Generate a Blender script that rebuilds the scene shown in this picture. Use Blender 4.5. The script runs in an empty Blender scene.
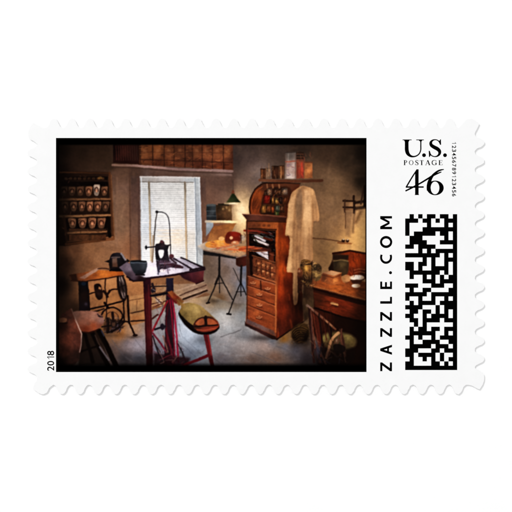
# A perforated postage stamp lying on a white surface.
# 1 scene unit is 100 pixels of the 512-pixel photograph (a little over a centimetre on the real stamp).
import bpy, bmesh, math
import numpy as np

C = bpy.context.scene.collection
bpy.context.scene.unit_settings.scale_length = 0.0122
PAPER_T = 0.0165                     # thickness of the stamp paper
INK = 0.0006                         # the ink lies this far above the paper


def P(x, y, z=0.0):
    """photograph pixels -> scene units (x right, y up), origin at the centre of the stamp's surface"""
    return ((x - 256.0) / 100, (256.0 - y) / 100, z)


INK_GAIN = 0.83                     # reflectance of bare paper under the ink
FILL, KEY = 0.86, 166000.0

# ---------------------------------------------------------------- the printed picture
# The picture on the stamp is ink on paper.  It is drawn here shape by shape into a grid of
# ink colours (one per vertex of the printed sheet).  Units: 1/100 scene unit, x right, y down.
PX0, PY0, PX1, PY1, RES = 56.0, 138.0, 366.5, 372.0, 2
NX, NY = int((PX1 - PX0) * RES) + 1, int((PY1 - PY0) * RES) + 1
XS = np.linspace(PX0, PX1, NX)
YS = np.linspace(PY0, PY1, NY)
GX, GY = np.meshgrid(XS, YS)
IMG = np.zeros((NY, NX, 3), np.float32)
IDS = np.zeros((NY, NX), np.int32)
ITEMS = ['printed_picture']
CUR = 0
rng = np.random.default_rng(46)


def item(name):
    global CUR
    if name not in ITEMS:
        ITEMS.append(name)
    CUR = ITEMS.index(name)


def vnoise(sx, sy, seed, ox=0.0, oy=0.0, rot=0.0, x=None, y=None):
    """smooth value noise, cells of sx by sy, in -1..1"""
    x = GX if x is None else x
    y = GY if y is None else y
    c, s = math.cos(rot), math.sin(rot)
    u, v = (x * c + y * s) / sx + ox, (-x * s + y * c) / sy + oy
    r = np.random.default_rng(seed)
    T = r.uniform(-1, 1, (64, 64))
    iu, iv = np.floor(u).astype(int), np.floor(v).astype(int)
    fu, fv = u - iu, v - iv
    fu, fv = fu * fu * (3 - 2 * fu), fv * fv * (3 - 2 * fv)
    a = T[iv % 64, iu % 64]
    b = T[iv % 64, (iu + 1) % 64]
    c2 = T[(iv + 1) % 64, iu % 64]
    d = T[(iv + 1) % 64, (iu + 1) % 64]
    return (a * (1 - fu) + b * fu) * (1 - fv) + (c2 * (1 - fu) + d * fu) * fv


def fbm(s, seed, octv=4, ratio=1.0, rot=0.0, x=None, y=None):
    t, a, n = 0, 1.0, 0
    for k in range(octv):
        t = t + a * vnoise(s / 2 ** k, s * ratio / 2 ** k, seed + k, rot=rot, x=x, y=y)
        n += a
        a *= 0.6
    return t / n


def window_of(x0, y0, x1, y1):
    i0 = max(0, int((x0 - PX0) * RES) - 1)
    i1 = min(NX, int((x1 - PX0) * RES) + 3)
    j0 = max(0, int((y0 - PY0) * RES) - 1)
    j1 = min(NY, int((y1 - PY0) * RES) + 3)
    return slice(j0, j1), slice(i0, i1)


def ink(col, x, y, p=2.6):
    """one colour, or a list of (x, y, (r, g, b)) blended over the area"""
    if isinstance(col[0], (int, float)):
        return np.broadcast_to(np.array(col, np.float32) / 255, x.shape + (3,))
    num = np.zeros(x.shape + (3,))
    den = np.zeros(x.shape)
    for cx, cy, c in col:
        w = 1.0 / ((x - cx) ** 2 + (y - cy) ** 2 + 4.0) ** (p / 2)
        num += w[..., None] * np.array(c) / 255
        den += w
    return (num / den[..., None]).astype(np.float32)


def lay(sl, a, col, alpha=1.0, tex=0.0, ts=6, tr=1.0, trot=0.0, mark=True, seed=5, mul=False):
    global IMG
    x, y = GX[sl], GY[sl]
    c = ink(col, x, y)
    if tex:
        c = c * (1 + tex * fbm(ts, seed, 3, tr, trot, x, y))[..., None]
    a = np.clip(a, 0, 1) * alpha
    old = IMG[sl]
    if mul:
        c = c * old
    IMG[sl] = old * (1 - a[..., None]) + c * a[..., None]
    if mark:
        IDS[sl][a > 0.5] = CUR


def sdf_poly(pts, x, y):
    d = np.full(x.shape, 1e9)
    s = np.ones(x.shape)
    n = len(pts)
    for i in range(n):
        ax, ay = pts[i]
        bx, by = pts[i - 1]
        ex, ey = bx - ax, by - ay
        wx, wy = x - ax, y - ay
        t = np.clip((wx * ex + wy * ey) / (ex * ex + ey * ey + 1e-9), 0, 1)
        d = np.minimum(d, (wx - ex * t) ** 2 + (wy - ey * t) ** 2)
        c1, c2, c3 = y >= ay, y < by, ex * wy > ey * wx
        s = np.where((c1 & c2 & c3) | (~c1 & ~c2 & ~c3), -s, s)
    return s * np.sqrt(d)


def smooth(pts, closed=True, n=6):
    out, m = [], len(pts)
    for i in range(m if closed else m - 1):
        p0, p1, p2, p3 = (pts[(i + k) % m] if closed else pts[min(max(i + k, 0), m - 1)] for k in (-1, 0, 1, 2))
        for k in range(n):
            t = k / n
            out.append(tuple(0.5 * (2 * p1[q] + (p2[q] - p0[q]) * t + (2 * p0[q] - 5 * p1[q] + 4 * p2[q] - p3[q]) * t * t
                                    + (3 * p1[q] - p0[q] - 3 * p2[q] + p3[q]) * t ** 3) for q in range(len(p1))))
    if not closed:
        out.append(tuple(pts[-1]))
    return out


def poly(pts, col, f=1.0, **k):
    xs, ys = [p[0] for p in pts], [p[1] for p in pts]
    sl = window_of(min(xs) - f, min(ys) - f, max(xs) + f, max(ys) + f)
    if GX[sl].size == 0:
        return
    lay(sl, 0.5 - sdf_poly(pts, GX[sl], GY[sl]) / f, col, **k)


def blob(pts, col, f=1.0, **k):
    poly(smooth(pts), col, f, **k)


def rect(x0, y0, x1, y1, col, f=0.9, **k):
    poly([(x0, y0), (x1, y0), (x1, y1), (x0, y1)], col, f, **k)


def oval(cx, cy, rx, ry, col, f=1.0, rot=0.0, **k):
    c, s = math.cos(rot), math.sin(rot)
    poly([(cx + rx * math.cos(t) * c - ry * math.sin(t) * s, cy + rx * math.cos(t) * s + ry * math.sin(t) * c)
          for t in np.linspace(0, 2 * math.pi, 28, endpoint=False)], col, f, **k)


def line(pts, w, col, f=0.9, curve=False, **k):
    """a stroke; w is one width or one per end"""
    if curve:
        pts = smooth(pts, False)
    w0, w1 = w if isinstance(w, tuple) else (w, w)
    m = max(w0, w1) / 2 + f
    xs, ys = [p[0] for p in pts], [p[1] for p in pts]
    sl = window_of(min(xs) - m, min(ys) - m, max(xs) + m, max(ys) + m)
    x, y = GX[sl], GY[sl]
    if x.size == 0:
        return
    a = np.full(x.shape, -9.0)
    n = len(pts) - 1
    for i in range(n):
        (ax, ay), (bx, by) = pts[i], pts[i + 1]
        ex, ey = bx - ax, by - ay
        t = np.clip(((x - ax) * ex + (y - ay) * ey) / (ex * ex + ey * ey + 1e-9), 0, 1)
        d = np.sqrt((x - ax - ex * t) ** 2 + (y - ay - ey * t) ** 2)
        ww = (w0 + (w1 - w0) * (i + t) / n) / 2
        a = np.maximum(a, 0.5 - (d - ww) / f)
    lay(sl, a, col, **k)


def spot(cx, cy, rx, ry, col, alpha, rot=0.0, **k):
    """a soft round patch of ink, no edge"""
    sl = window_of(cx - 3 * max(rx, ry), cy - 3 * max(rx, ry), cx + 3 * max(rx, ry), cy + 3 * max(rx, ry))
    x, y = GX[sl] - cx, GY[sl] - cy
    c, s = math.cos(rot), math.sin(rot)
    u, v = (x * c + y * s) / rx, (-x * s + y * c) / ry
    lay(sl, np.exp(-(u * u + v * v)), col, alpha=alpha, mark=False, **k)


def ell(cx, cy, rx, ry, a0, a1, rot=0.0, n=20):
    c, s = math.cos(rot), math.sin(rot)
    return [(cx + rx * math.cos(t) * c - ry * math.sin(t) * s, cy + rx * math.cos(t) * s + ry * math.sin(t) * c)
            for t in np.linspace(math.radians(a0), math.radians(a1), n)]


def clutter(region, n, palette, length, width, alpha, seed, rot=None, spread=0.5, f=0.8):
    """many small broken strokes and dabs inside a region"""
    global IMG
    r = np.random.default_rng(seed)
    xs, ys = [p[0] for p in region], [p[1] for p in region]
    keep = IMG.copy()
    for _ in range(n):
        x, y = r.uniform(min(xs), max(xs)), r.uniform(min(ys), max(ys))
        a = r.uniform(0, math.pi) if rot is None else rot + r.normal() * spread
        h = length * r.uniform(0.3, 1.0) / 2
        k = r.normal() * h * 0.15
        c = palette[r.integers(len(palette))]
        b = r.uniform(0.75, 1.2)
        line([(x - h * math.cos(a), y - h * math.sin(a)), (x - k * math.sin(a) * .5, y + k * math.cos(a) * .5), (x + h * math.cos(a), y + h * math.sin(a))],
             (width * r.uniform(0.5, 1.1), width * r.uniform(0.3, 1.0)), tuple(min(255, v * b) for v in c), f=f, curve=True, alpha=alpha * r.uniform(0.4, 1.0), mark=False)
    m = np.clip(0.5 - sdf_poly(region, GX, GY) / 1.4, 0, 1)[..., None]
    IMG = keep * (1 - m) + IMG * m


def quad(x0, y0, x1, y1):
    return [(x0, y0), (x1, y0), (x1, y1), (x0, y1)]




def paint_room():
    global IMG, IDS
    # walls
    item('printed_picture')
    rect(56, 138, 367, 335, [
        (62, 150, (24, 15, 10)), (80, 155, (40, 27, 18)), (100, 155, (48, 33, 22)), (110, 165, (50, 35, 24)), (62, 170, (22, 13, 9)),
        (116, 176, (80, 58, 44)), (122, 200, (104, 79, 60)), (120, 225, (110, 84, 62)), (112, 242, (128, 94, 66)),
        (64, 235, (24, 14, 9)), (75, 252, (74, 48, 30)), (90, 250, (112, 78, 50)), (100, 258, (134, 96, 64)), (88, 262, (104, 70, 44)), (66, 262, (40, 24, 15)), (61, 285, (18, 11, 8)),
        (75, 310, (40, 26, 17)), (92, 312, (112, 76, 46)), (110, 318, (120, 80, 46)), (92, 290, (148, 102, 62)), (110, 282, (166, 118, 72)), (135, 285, (152, 106, 64)), (112, 300, (150, 104, 60)),
        (125, 190, (98, 74, 60)), (132, 215, (110, 80, 60)), (130, 250, (126, 86, 58)), (120, 262, (136, 100, 72)),
        (170, 174, (84, 64, 52)), (215, 178, (92, 70, 58)), (208, 195, (104, 78, 62)), (205, 225, (112, 74, 54)), (225, 185, (88, 66, 54)),
        (236, 160, (62, 50, 44)), (250, 158, (78, 64, 56)), (245, 180, (96, 80, 70)), (258, 172, (102, 88, 78)), (240, 198, (108, 90, 74)),
        (280, 152, (72, 58, 48)), (300, 150, (58, 44, 34)), (326, 155, (66, 49, 35)), (345, 160, (50, 38, 27)), (362, 155, (30, 22, 16)), (362, 180, (34, 25, 17)),
        (320, 175, (94, 72, 50)), (335, 185, (102, 79, 54)), (345, 195, (92, 70, 48)), (328, 205, (118, 92, 64)), (325, 225, (126, 98, 66)), (330, 240, (130, 100, 64)), (322, 255, (124, 94, 58)), (338, 228, (128, 98, 64)),
        (355, 226, (176, 138, 92)), (362, 218, (168, 130, 88)), (362, 240, (206, 160, 100)), (345, 246, (168, 130, 80)), (330, 248, (134, 104, 64))],
        tex=0.10, ts=14)
    spot(243, 217, 11, 24, (244, 206, 140), 0.95)
    spot(241, 212, 5.5, 10, (255, 234, 180), 0.8)
    spot(236, 200, 14, 10, (190, 160, 120), 0.25)
    spot(358, 236, 10, 13, (232, 178, 106), 0.75)
    spot(362, 215, 7, 10, (214, 166, 102), 0.6)
    spot(350, 246, 12, 6, (190, 142, 82), 0.45)
    spot(120, 215, 10, 34, (140, 112, 84), 0.4)
    spot(105, 256, 22, 12, (146, 108, 72), 0.45)
    spot(327, 178, 9, 8, (128, 100, 72), 0.35)
    poly([(367, 203), (367, 256), (336, 252), (351, 234)], (214, 162, 96), f=9, alpha=0.45, mark=False)
    spot(322, 235, 6, 26, (92, 70, 46), 0.45)
    spot(350, 236, 12, 14, (216, 166, 98), 0.4)
    spot(334, 196, 10, 16, (124, 98, 66), 0.4)
    # seams and corners of the alcove
    line([(129.5, 168), (131, 262)], 1.6, (72, 50, 38), f=1.6, alpha=0.7, mark=False)
    rect(131, 174, 140.6, 266, [(135, 176, (72, 54, 45)), (139, 200, (84, 62, 52)), (134, 225, (106, 80, 63)), (137, 250, (114, 82, 60)), (134, 264, (138, 96, 64))], f=1.4, mark=False, tex=0.12, ts=5, tr=5)
    line([(138.5, 178), (139.5, 262)], 2.2, (78, 56, 47), f=1.8, alpha=0.7, mark=False)
    line([(117, 178), (116.5, 246)], 1.4, (142, 110, 84), f=2.2, alpha=0.35, mark=False)
    line([(232.5, 172), (230, 204)], 5, (74, 54, 44), f=6, alpha=0.5, mark=False)
    rect(200, 178, 206, 246, [(202, 185, (84, 64, 54)), (202, 215, (104, 78, 62)), (203, 240, (118, 84, 60))], f=1.6, mark=False)
    rect(130, 168, 232, 176, [(132, 172, (74, 54, 42)), (170, 174, (88, 68, 56)), (205, 174, (92, 72, 60)), (228, 174, (118, 96, 84))], f=1.6, mark=False)

    # floor
    item('printed_floor')
    poly([(56, 330), (90, 316), (130, 318), (180, 300), (208, 296), (247, 280), (300, 322), (366, 300), (367, 372), (56, 372)], [
        (62, 350, (16, 9, 7)), (100, 330, (110, 74, 42)), (118, 322, (140, 94, 52)), (120, 333, (148, 98, 54)), (132, 330, (150, 116, 88)),
        (128, 345, (112, 98, 96)), (112, 352, (80, 64, 58)), (138, 345, (132, 124, 128)), (125, 358, (60, 54, 56)), (138, 358, (70, 68, 74)),
        (158, 335, (132, 128, 130)), (158, 350, (100, 98, 106)), (186, 322, (176, 184, 194)), (188, 335, (152, 162, 174)), (198, 345, (128, 136, 146)), (190, 355, (98, 102, 112)),
        (195, 300, (168, 138, 104)), (212, 300, (126, 104, 78)), (222, 304, (136, 122, 104)), (222, 315, (150, 148, 142)), (235, 303, (112, 98, 84)), (240, 318, (130, 130, 128)),
        (228, 328, (138, 140, 140)), (224, 345, (130, 128, 128)), (245, 336, (128, 128, 128)), (222, 360, (98, 92, 94)), (250, 348, (126, 118, 114)), (265, 345, (138, 120, 110)),
        (252, 360, (112, 92, 82)), (275, 358, (120, 92, 76)), (272, 340, (112, 112, 116)), (285, 346, (104, 98, 100)), (296, 350, (74, 68, 72)), (284, 339, (128, 86, 38)), (298, 334, (110, 72, 30)),
        (306, 358, (50, 42, 44)), (325, 360, (24, 18, 18)), (355, 360, (14, 9, 8))], tex=0.12, ts=9)
    line([(221, 337), (241, 330)], 0.8, (70, 66, 66), f=1.0, alpha=0.75, mark=False)
    line([(181, 343), (196, 357)], 0.8, (84, 88, 98), f=1.0, alpha=0.6, mark=False)
    line([(184, 338), (200, 353)], 0.6, (90, 94, 104), f=1.0, alpha=0.5, mark=False)
    for a, b in [((170, 330), (182, 346)), ((206, 352), (222, 364)), ((112, 340), (124, 356)), ((252, 352), (280, 364)), ((216, 326), (226, 322)), ((276, 346), (296, 353))]:
        line([a, b], 0.7, (78, 74, 76), f=1.0, alpha=0.5, mark=False)
    line([(134, 338), (147, 354)], 0.7, (78, 70, 72), f=1.0, alpha=0.55, mark=False)
    line([(246, 334), (300, 356)], 5, (92, 90, 94), f=8, alpha=0.35, mark=False)
    spot(262, 347, 9, 4, (160, 136, 124), 0.4)
    spot(228, 338, 7, 4, (166, 160, 158), 0.35)
    spot(190, 330, 7, 10, (206, 214, 224), 0.5)
    spot(226, 322, 10, 8, (182, 178, 172), 0.5)
    spot(250, 345, 16, 7, (150, 138, 132), 0.4)
    spot(135, 346, 10, 6, (150, 142, 146), 0.4)
    for x, y, rx, ry, al in [(262, 338, 16, 3, .5), (236, 302, 6, 2.5, .45), (214, 301, 8, 2.5, .4), (160, 362, 22, 5, .5), (204, 340, 10, 5, .3), (300, 344, 10, 4, .5), (112, 335, 14, 3, .4), (134, 337, 5, 1.5, .5)]:
        spot(x, y, rx, ry, (24, 18, 16), al)

    # low wall and stepped boards under the window and the bench
    item('printed_picture')
    poly([(200, 252), (247, 252), (247, 303), (238, 304), (222, 300), (205, 292), (200, 280)],
         [(205, 262, (96, 80, 64)), (213, 275, (102, 86, 70)), (213, 290, (126, 104, 78)), (225, 270, (104, 88, 74)), (227, 290, (134, 118, 100)), (232, 262, (132, 122, 116)), (237, 276, (124, 114, 106)),
          (244, 285, (112, 120, 132)), (236, 296, (116, 108, 98)), (245, 270, (96, 100, 108)), (220, 298, (104, 80, 54))], tex=0.08, f=2)
    poly([(152, 285), (178, 284), (206, 283), (211, 290), (186, 302), (152, 306)], [(155, 290, (150, 112, 76)), (170, 296, (150, 122, 92)), (195, 292, (146, 122, 98)), (205, 287, (128, 104, 82)), (156, 302, (160, 124, 86))], f=1.2, tex=0.08)
    poly([(130, 296), (145, 294), (145, 322), (130, 326)], [(136, 300, (160, 118, 74)), (136, 310, (134, 104, 68)), (136, 318, (148, 100, 58)), (142, 324, (150, 108, 70))], f=1.2, tex=0.08)
    line([(130, 300.5), (144, 298)], 0.9, (90, 62, 38), mark=False, alpha=0.8)
    line([(130.5, 313), (144, 310.5)], 1.2, (52, 32, 20), mark=False)
    line([(131, 321.2), (144.5, 320.6)], 1.4, (34, 20, 14), mark=False)
    line([(137, 301), (136.5, 311)], 0.8, (96, 66, 42), mark=False, alpha=0.8)
    line([(180, 295.5), (206, 285)], 1.3, (76, 54, 42), mark=False)
    line([(183, 299.5), (207, 290.5)], 1.8, (44, 28, 20), mark=False)
    line([(176, 291), (204, 281.6)], 1.2, (176, 150, 122), mark=False, alpha=0.6)
    line([(182, 298), (206, 288.6)], 1.2, (170, 146, 118), mark=False, alpha=0.6)
    line([(152, 293.6), (166, 292)], 1, (96, 62, 40), mark=False)
    line([(152, 304), (166, 301)], 1.2, (70, 40, 28), mark=False)

    clutter(quad(114, 172, 140, 262), 50, [(70, 50, 38), (150, 116, 88), (90, 66, 48)], 14, 2.2, 0.16, 35, 1.5, 0.3, f=2.5)
    clutter(quad(234, 146, 366, 255), 130, [(60, 46, 36), (150, 122, 90), (90, 72, 54), (130, 104, 76)], 14, 3.0, 0.14, 36, None, f=3)
    clutter(quad(66, 246, 130, 280), 50, [(80, 54, 34), (170, 124, 82), (110, 78, 50)], 14, 3.0, 0.16, 37, None, f=3)
    clutter([(120, 335), (200, 315), (250, 330), (300, 345), (300, 364), (120, 364)], 110, [(90, 88, 90), (170, 170, 174), (120, 100, 88), (80, 74, 76)], 12, 1.6, 0.2, 38, 0.2, 0.6, f=2)
    clutter([(152, 285), (206, 283), (210, 290), (186, 301), (152, 305)], 40, [(90, 62, 46), (206, 176, 140), (130, 100, 76)], 10, 0.8, 0.4, 39, -0.35, 0.1)
    clutter([(200, 258), (247, 262), (246, 300), (205, 290)], 60, [(76, 62, 50), (140, 122, 106), (100, 84, 68)], 9, 1.8, 0.22, 40, 1.3, 0.5, f=2)
    clutter(quad(90, 282, 144, 318), 50, [(110, 74, 44), (184, 134, 84), (130, 92, 56)], 9, 2, 0.25, 41, None, f=2)

    # wall rack, upper left
    item('printed_rack')
    poly([(58, 171), (110, 172), (112.5, 238), (66, 246), (58, 246)], [(62, 180, (16, 9, 7)), (90, 178, (30, 18, 12)), (106, 180, (40, 24, 16)), (70, 210, (24, 14, 10)), (95, 205, (36, 22, 15)), (108, 215, (30, 17, 11)), (90, 238, (46, 28, 17)), (64, 240, (18, 10, 7))], f=1.2)
    line([(109.4, 173), (113, 238.5)], 2.2, (70, 43, 26), f=1)
    line([(111.2, 175), (114.4, 238)], 0.8, (96, 62, 38), f=0.8, alpha=0.9)
    line([(60, 172.2), (109, 173.2)], 1.4, (56, 34, 20), alpha=0.8)
    line([(66, 244.3), (113, 239)], 2.6, [(66, 244, (46, 27, 16)), (95, 241, (78, 48, 28)), (112, 239, (104, 66, 40))])
    line([(67, 241.6), (113, 237)], 0.9, [(67, 244, (60, 36, 22)), (98, 239, (128, 84, 52)), (112, 237, (140, 94, 60))], alpha=0.9)
    rect(60, 176.5, 108, 180, (16, 9, 7), f=1.2)
    rect(61, 181.5, 108, 186, (12, 7, 6), f=1.2)
    for i in range(9):
        oval(66 + i * 4.6, 178.6, 1.6, 1.2, (58 + i * 2, 40 + i, 27), alpha=0.5 if i < 7 else 0.8)
    oval(100, 178, 2, 1.4, (120, 88, 44), alpha=0.6)

    def shelf(y0, y1, c, x1=110, x0=59):
        line([(x0, y0), (x1, y1)], 2.2, [(60, y0, tuple(int(v * 0.4) for v in c)), (85, y0, tuple(int(v * 0.85) for v in c)), (105, y1, c)], f=0.9)
        line([(x0, y0 + 2), (x1, y1 + 2)], 1.6, (26, 15, 10), alpha=0.75)
    shelf(199.6, 199, (104, 72, 48))
    shelf(216.4, 215.2, (128, 92, 62))
    shelf(233, 231.4, (120, 84, 56), 106, 68)

    def cast(x, y, w, h, b, light=False):
        q = rng.uniform(-.5, .5)
        w, h = w * rng.uniform(.93, 1.06), h * rng.uniform(.94, 1.06)
        c = (int(122 * b), int(84 * b), int(60 * b)) if not light else (int(150 * b), int(132 * b), int(118 * b))
        blob([(x - w + q, y - h), (x + q, y - h * 1.12), (x + w + q, y - h - q * .6), (x + w * .95, y), (x + w * .55, y + h), (x - w * .55, y + h), (x - w * .95, y)], [(x - w, y, tuple(int(v * .62) for v in c)), (x + w * .3, y - h * .5, c), (x, y + h, tuple(int(v * .7) for v in c))], f=0.8, tex=0.25, ts=2.2)
        line(ell(x, y - h * .05, w * .55, h * .5, 170, 375), 0.9, (int(52 * b), int(26 * b), int(18 * b)), f=0.7)
        oval(x + .1, y + h * .12, w * .34, h * .3, (int(172 * b), int(118 * b), int(90 * b)), f=0.8, alpha=0.8)
    for i, (x, b) in enumerate([(64, .3), (72, .5), (80.2, .62), (88.8, .92), (96.6, 1.0), (104.3, .86)]):
        cast(x, 191.3 - (1 if i == 4 else 0), 3.2, 4.2 + (0.8 if i == 4 else 0), b, i == 4)
    for x, b in [(65, .38), (73.6, .62), (81.8, .85), (89.8, 1.05), (97.8, .95), (105.5, .72)]:
        cast(x, 206.6, 3.3, 4.4, b)
    rect(66, 219, 110, 230, [(70, 222, (14, 8, 7)), (106, 224, (14, 8, 6))], f=1.2)
    for x, b in [(72.5, .74), (82.4, .92), (92.2, 1.02), (101.2, .95)]:
        cast(x, 223.2, 3.9, 4.7, b)
    rect(69, 228.6, 106, 231, (60, 38, 24), f=1.0, alpha=0.8)
    rect(69, 234.6, 106, 240.4, [(72, 237, (48, 29, 18)), (92, 237, (72, 45, 27)), (104, 237, (64, 38, 23))], tex=0.3, ts=3)
    line([(107.5, 218), (109.5, 236)], 3.4, (14, 8, 6))
    line([(64, 217), (67, 243)], 2.4, (34, 20, 13), alpha=0.7)

    clutter([(60, 176), (109, 176), (112, 238), (62, 242)], 120, [(18, 10, 8), (24, 14, 10), (92, 60, 42), (60, 38, 26)], 3.2, 0.8, 0.5, 43)
    # box shelf along the top
    item('printed_shelf')
    poly([(113, 144.5), (139, 144.5), (139, 164.2), (113, 163)], [(115, 150, (22, 11, 9)), (125, 152, (58, 28, 20)), (134, 152, (46, 23, 17)), (125, 161, (34, 15, 11))], f=1.0)
    for i in range(10):
        x = 116 + i * 2.3
        line([(x, 146), (x + 0.6, 160)], 0.8, (96 - i * 4, 46, 36), alpha=0.5, f=0.9)
    poly([(139, 144.3), (233, 144.3), (233, 170), (139, 164.6)], [(142, 150, (98, 60, 32)), (158, 150, (128, 78, 40)), (170, 151, (100, 60, 34)), (180, 150, (84, 50, 30)), (195, 153, (92, 54, 32)), (206, 154, (120, 72, 42)), (222, 154, (128, 78, 46)), (231, 158, (76, 44, 28)), (160, 162, (70, 38, 22)), (200, 165, (72, 38, 24)), (222, 166, (96, 52, 30))], f=1.0, tex=0.22, ts=5)
    for x, b in [(139.4, 3.2), (152.6, 1.2), (164.2, 1.0), (174, .8), (185, 1.2), (192.6, .9), (202.2, 1.0), (212.3, .8), (223.4, 1.1)]:
        line([(x, 144.5), (x + .2, 164.5 + (x - 139) * .058)], b, (36, 18, 12), alpha=0.6)
    line([(140, 159.4), (232, 162.4)], 1.0, (48, 24, 15), alpha=0.6)
    clutter([(139, 145), (232, 145), (232, 169), (139, 164)], 150, [(60, 32, 20), (132, 80, 44), (110, 62, 34), (150, 98, 56), (44, 22, 15)], 6, 1.1, 0.5, 11, 0.0, 0.25)
    clutter([(139, 160), (232, 163), (232, 169), (139, 164)], 40, [(46, 22, 15), (96, 50, 30)], 5, 1.0, 0.6, 12, 1.5, 0.2)
    line([(140, 152), (232, 153)], 0.8, (60, 32, 20), alpha=0.45)
    for x in (145, 158, 169, 180, 197, 207, 217, 228):
        rect(x - 3.4, 147, x + 2.4, 157.5, (164, 104, 58), f=3.2, alpha=0.26 + 0.16 * math.sin(x))
        rect(x - 1.6, 149.5, x + 1.2, 151.8, (170, 120, 74), f=1.2, alpha=0.3)
    line([(112.5, 165), (138, 165.8), (176, 169.2), (232.4, 171.2)], 2.1, [(114, 165, (112, 88, 70)), (150, 166, (146, 120, 104)), (180, 168, (128, 104, 92)), (228, 171, (136, 112, 98))], f=1)
    line([(112.5, 167), (138, 168), (176, 171.6), (232, 173.4)], 1.2, (58, 40, 32), alpha=0.6, mark=False)

    # window with its blind
    item('printed_window')
    poly([(139.8, 176), (200, 177), (203, 268), (141.2, 268)], [(145, 179, (150, 142, 136)), (170, 179, (176, 170, 166)), (197, 185, (160, 164, 166)), (199, 215, (156, 163, 171)), (200, 250, (176, 180, 182))], f=1.1)
    poly([(141, 182), (194, 182.4), (196.5, 268), (142, 268)], [(146, 186, (196, 194, 190)), (165, 186, (206, 206, 204)), (190, 186, (200, 198, 192)), (146, 205, (202, 206, 212)), (168, 205, (216, 218, 216)), (190, 205, (214, 216, 216)), (146, 225, (212, 218, 226)), (168, 224, (222, 224, 226)), (190, 224, (222, 224, 226)),
        (145, 240, (220, 218, 216)), (166, 240, (228, 224, 216)), (178, 238, (240, 226, 204)), (191, 238, (230, 220, 206)), (146, 258, (226, 228, 232)), (170, 256, (228, 230, 232)), (192, 256, (214, 216, 216))], f=1.0)
    for k in range(40):
        y = 184.2 + k * 2.06
        line([(141.5, y), (195 + k * .045, y + .35)], 0.75, (150, 152, 152) if k % 3 else (134, 136, 138), f=0.7, alpha=(0.56 - 0.005 * k) * rng.uniform(.6, 1.2), mark=False)
        line([(141.5, y + 1), (195 + k * .045, y + 1.35)], 0.6, (250, 250, 246), f=0.8, alpha=0.3, mark=False)
    for k in range(5):
        y = 230 + k * 3.1
        line([(158 + 5 * (k % 2), y), (182 - 3 * (k % 3), y + .3)], 0.9, (232, 196, 150), f=1.2, alpha=0.45, mark=False)
    for x, y, rx, ry, c, al in [(146, 200, 5, 22, (176, 186, 196), .4), (146, 232, 4, 16, (190, 200, 212), .4), (190, 196, 5, 16, (190, 194, 194), .35), (168, 190, 16, 5, (188, 188, 184), .35), (170, 212, 10, 12, (236, 240, 240), .4), (166, 246, 12, 9, (244, 240, 232), .4), (178, 240, 9, 7, (236, 214, 184), .35), (190, 250, 4, 12, (206, 204, 200), .3)]:
        spot(x, y, rx, ry, c, al)
    clutter(quad(142, 184, 194, 264), 60, [(170, 172, 172), (244, 246, 246), (200, 196, 188)], 14, 0.8, 0.35, 50, 0.01, 0.01)
    line([(141.5, 222.4), (195, 222.9)], 1.6, (238, 240, 244), alpha=0.55, mark=False)
    line([(140.4, 181.9), (194.4, 182.3)], 0.9, (96, 88, 82), alpha=0.85, mark=False)
    line([(140.2, 176.8), (199.8, 177.7)], 1.0, (206, 200, 196), alpha=0.8, mark=False)
    line([(195, 178), (197.3, 266)], 1.0, (122, 128, 134), alpha=0.8, mark=False)
    line([(194.2, 182), (196, 266)], 0.9, (228, 232, 236), alpha=0.6, mark=False)
    line([(199.4, 178), (202, 262)], 1.0, (206, 210, 214), alpha=0.6, mark=False)
    for (x0, x1) in ((148.8, 151), (184.8, 186.6)):
        line([(x0, 182), (x1, 262)], 1.7, [(x0, 184, (110, 98, 84)), (x0, 205, (160, 146, 124)), (x1, 235, (186, 158, 124)), (x1, 258, (196, 176, 150))], f=0.9, mark=False)
        line([(x0 + 1, 182), (x1 + 1, 262)], 0.6, (120, 106, 92), f=0.8, alpha=0.6, mark=False)
    line([(141.2, 178), (142.4, 262)], 1.0, (206, 214, 222), alpha=0.7, mark=False)

    # shelf with canister and box, and the lamp
    item('printed_canister')
    poly([(206.4, 205), (216, 204.6), (216.4, 221), (206.6, 221)], [(208, 210, (34, 37, 39)), (212, 212, (70, 74, 77)), (215, 215, (36, 38, 40))], tex=0.15, ts=3)
    for y in (206, 211, 216):
        line([(207, y), (216, y - .2)], 0.8, (104, 112, 116), alpha=0.5)
    oval(211.2, 205, 4.6, 1, (82, 84, 84))
    poly([(216, 205), (231.6, 205), (232, 220.6), (216.6, 221)], [(218, 208, (50, 36, 24)), (225, 213, (92, 64, 40)), (230, 209, (110, 82, 52)), (220, 219, (58, 38, 24))], tex=0.2, ts=3)
    rect(218, 203.6, 229, 205.6, (44, 34, 24))
    for x, y in ((223, 209), (226.5, 207.4), (229.5, 210)):
        oval(x, y, 1.0, 1.2, (164, 134, 92), alpha=0.6)
    item('printed_shelf_bracket')
    poly([(207, 242), (209.5, 234), (214, 226), (236, 223), (232, 231), (227, 242)], [(212, 238, (150, 100, 58)), (220, 230, (128, 80, 46)), (230, 227, (152, 98, 54)), (226, 238, (138, 84, 46))], tex=0.15, ts=4)
    poly([(206, 221), (213.4, 221.2), (213.4, 226), (209, 233), (206, 236)], [(208, 224, (150, 158, 166)), (209, 231, (130, 134, 138))], f=1.2)
    line([(206, 221.4), (237, 222)], 2.4, [(207, 222, (176, 164, 148)), (216, 222, (212, 186, 144)), (230, 222, (250, 226, 172)), (236, 222, (240, 212, 156))])
    line([(214, 223.6), (236, 223.8)], 0.8, (150, 104, 64), alpha=0.8)
    item('printed_lamp')
    line([(233, 180), (233, 192)], 0.5, (60, 50, 44), alpha=0.6)
    blob([(232.2, 190.4), (233.8, 190.4), (234.6, 194), (231.6, 194)], (104, 62, 44))
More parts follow.
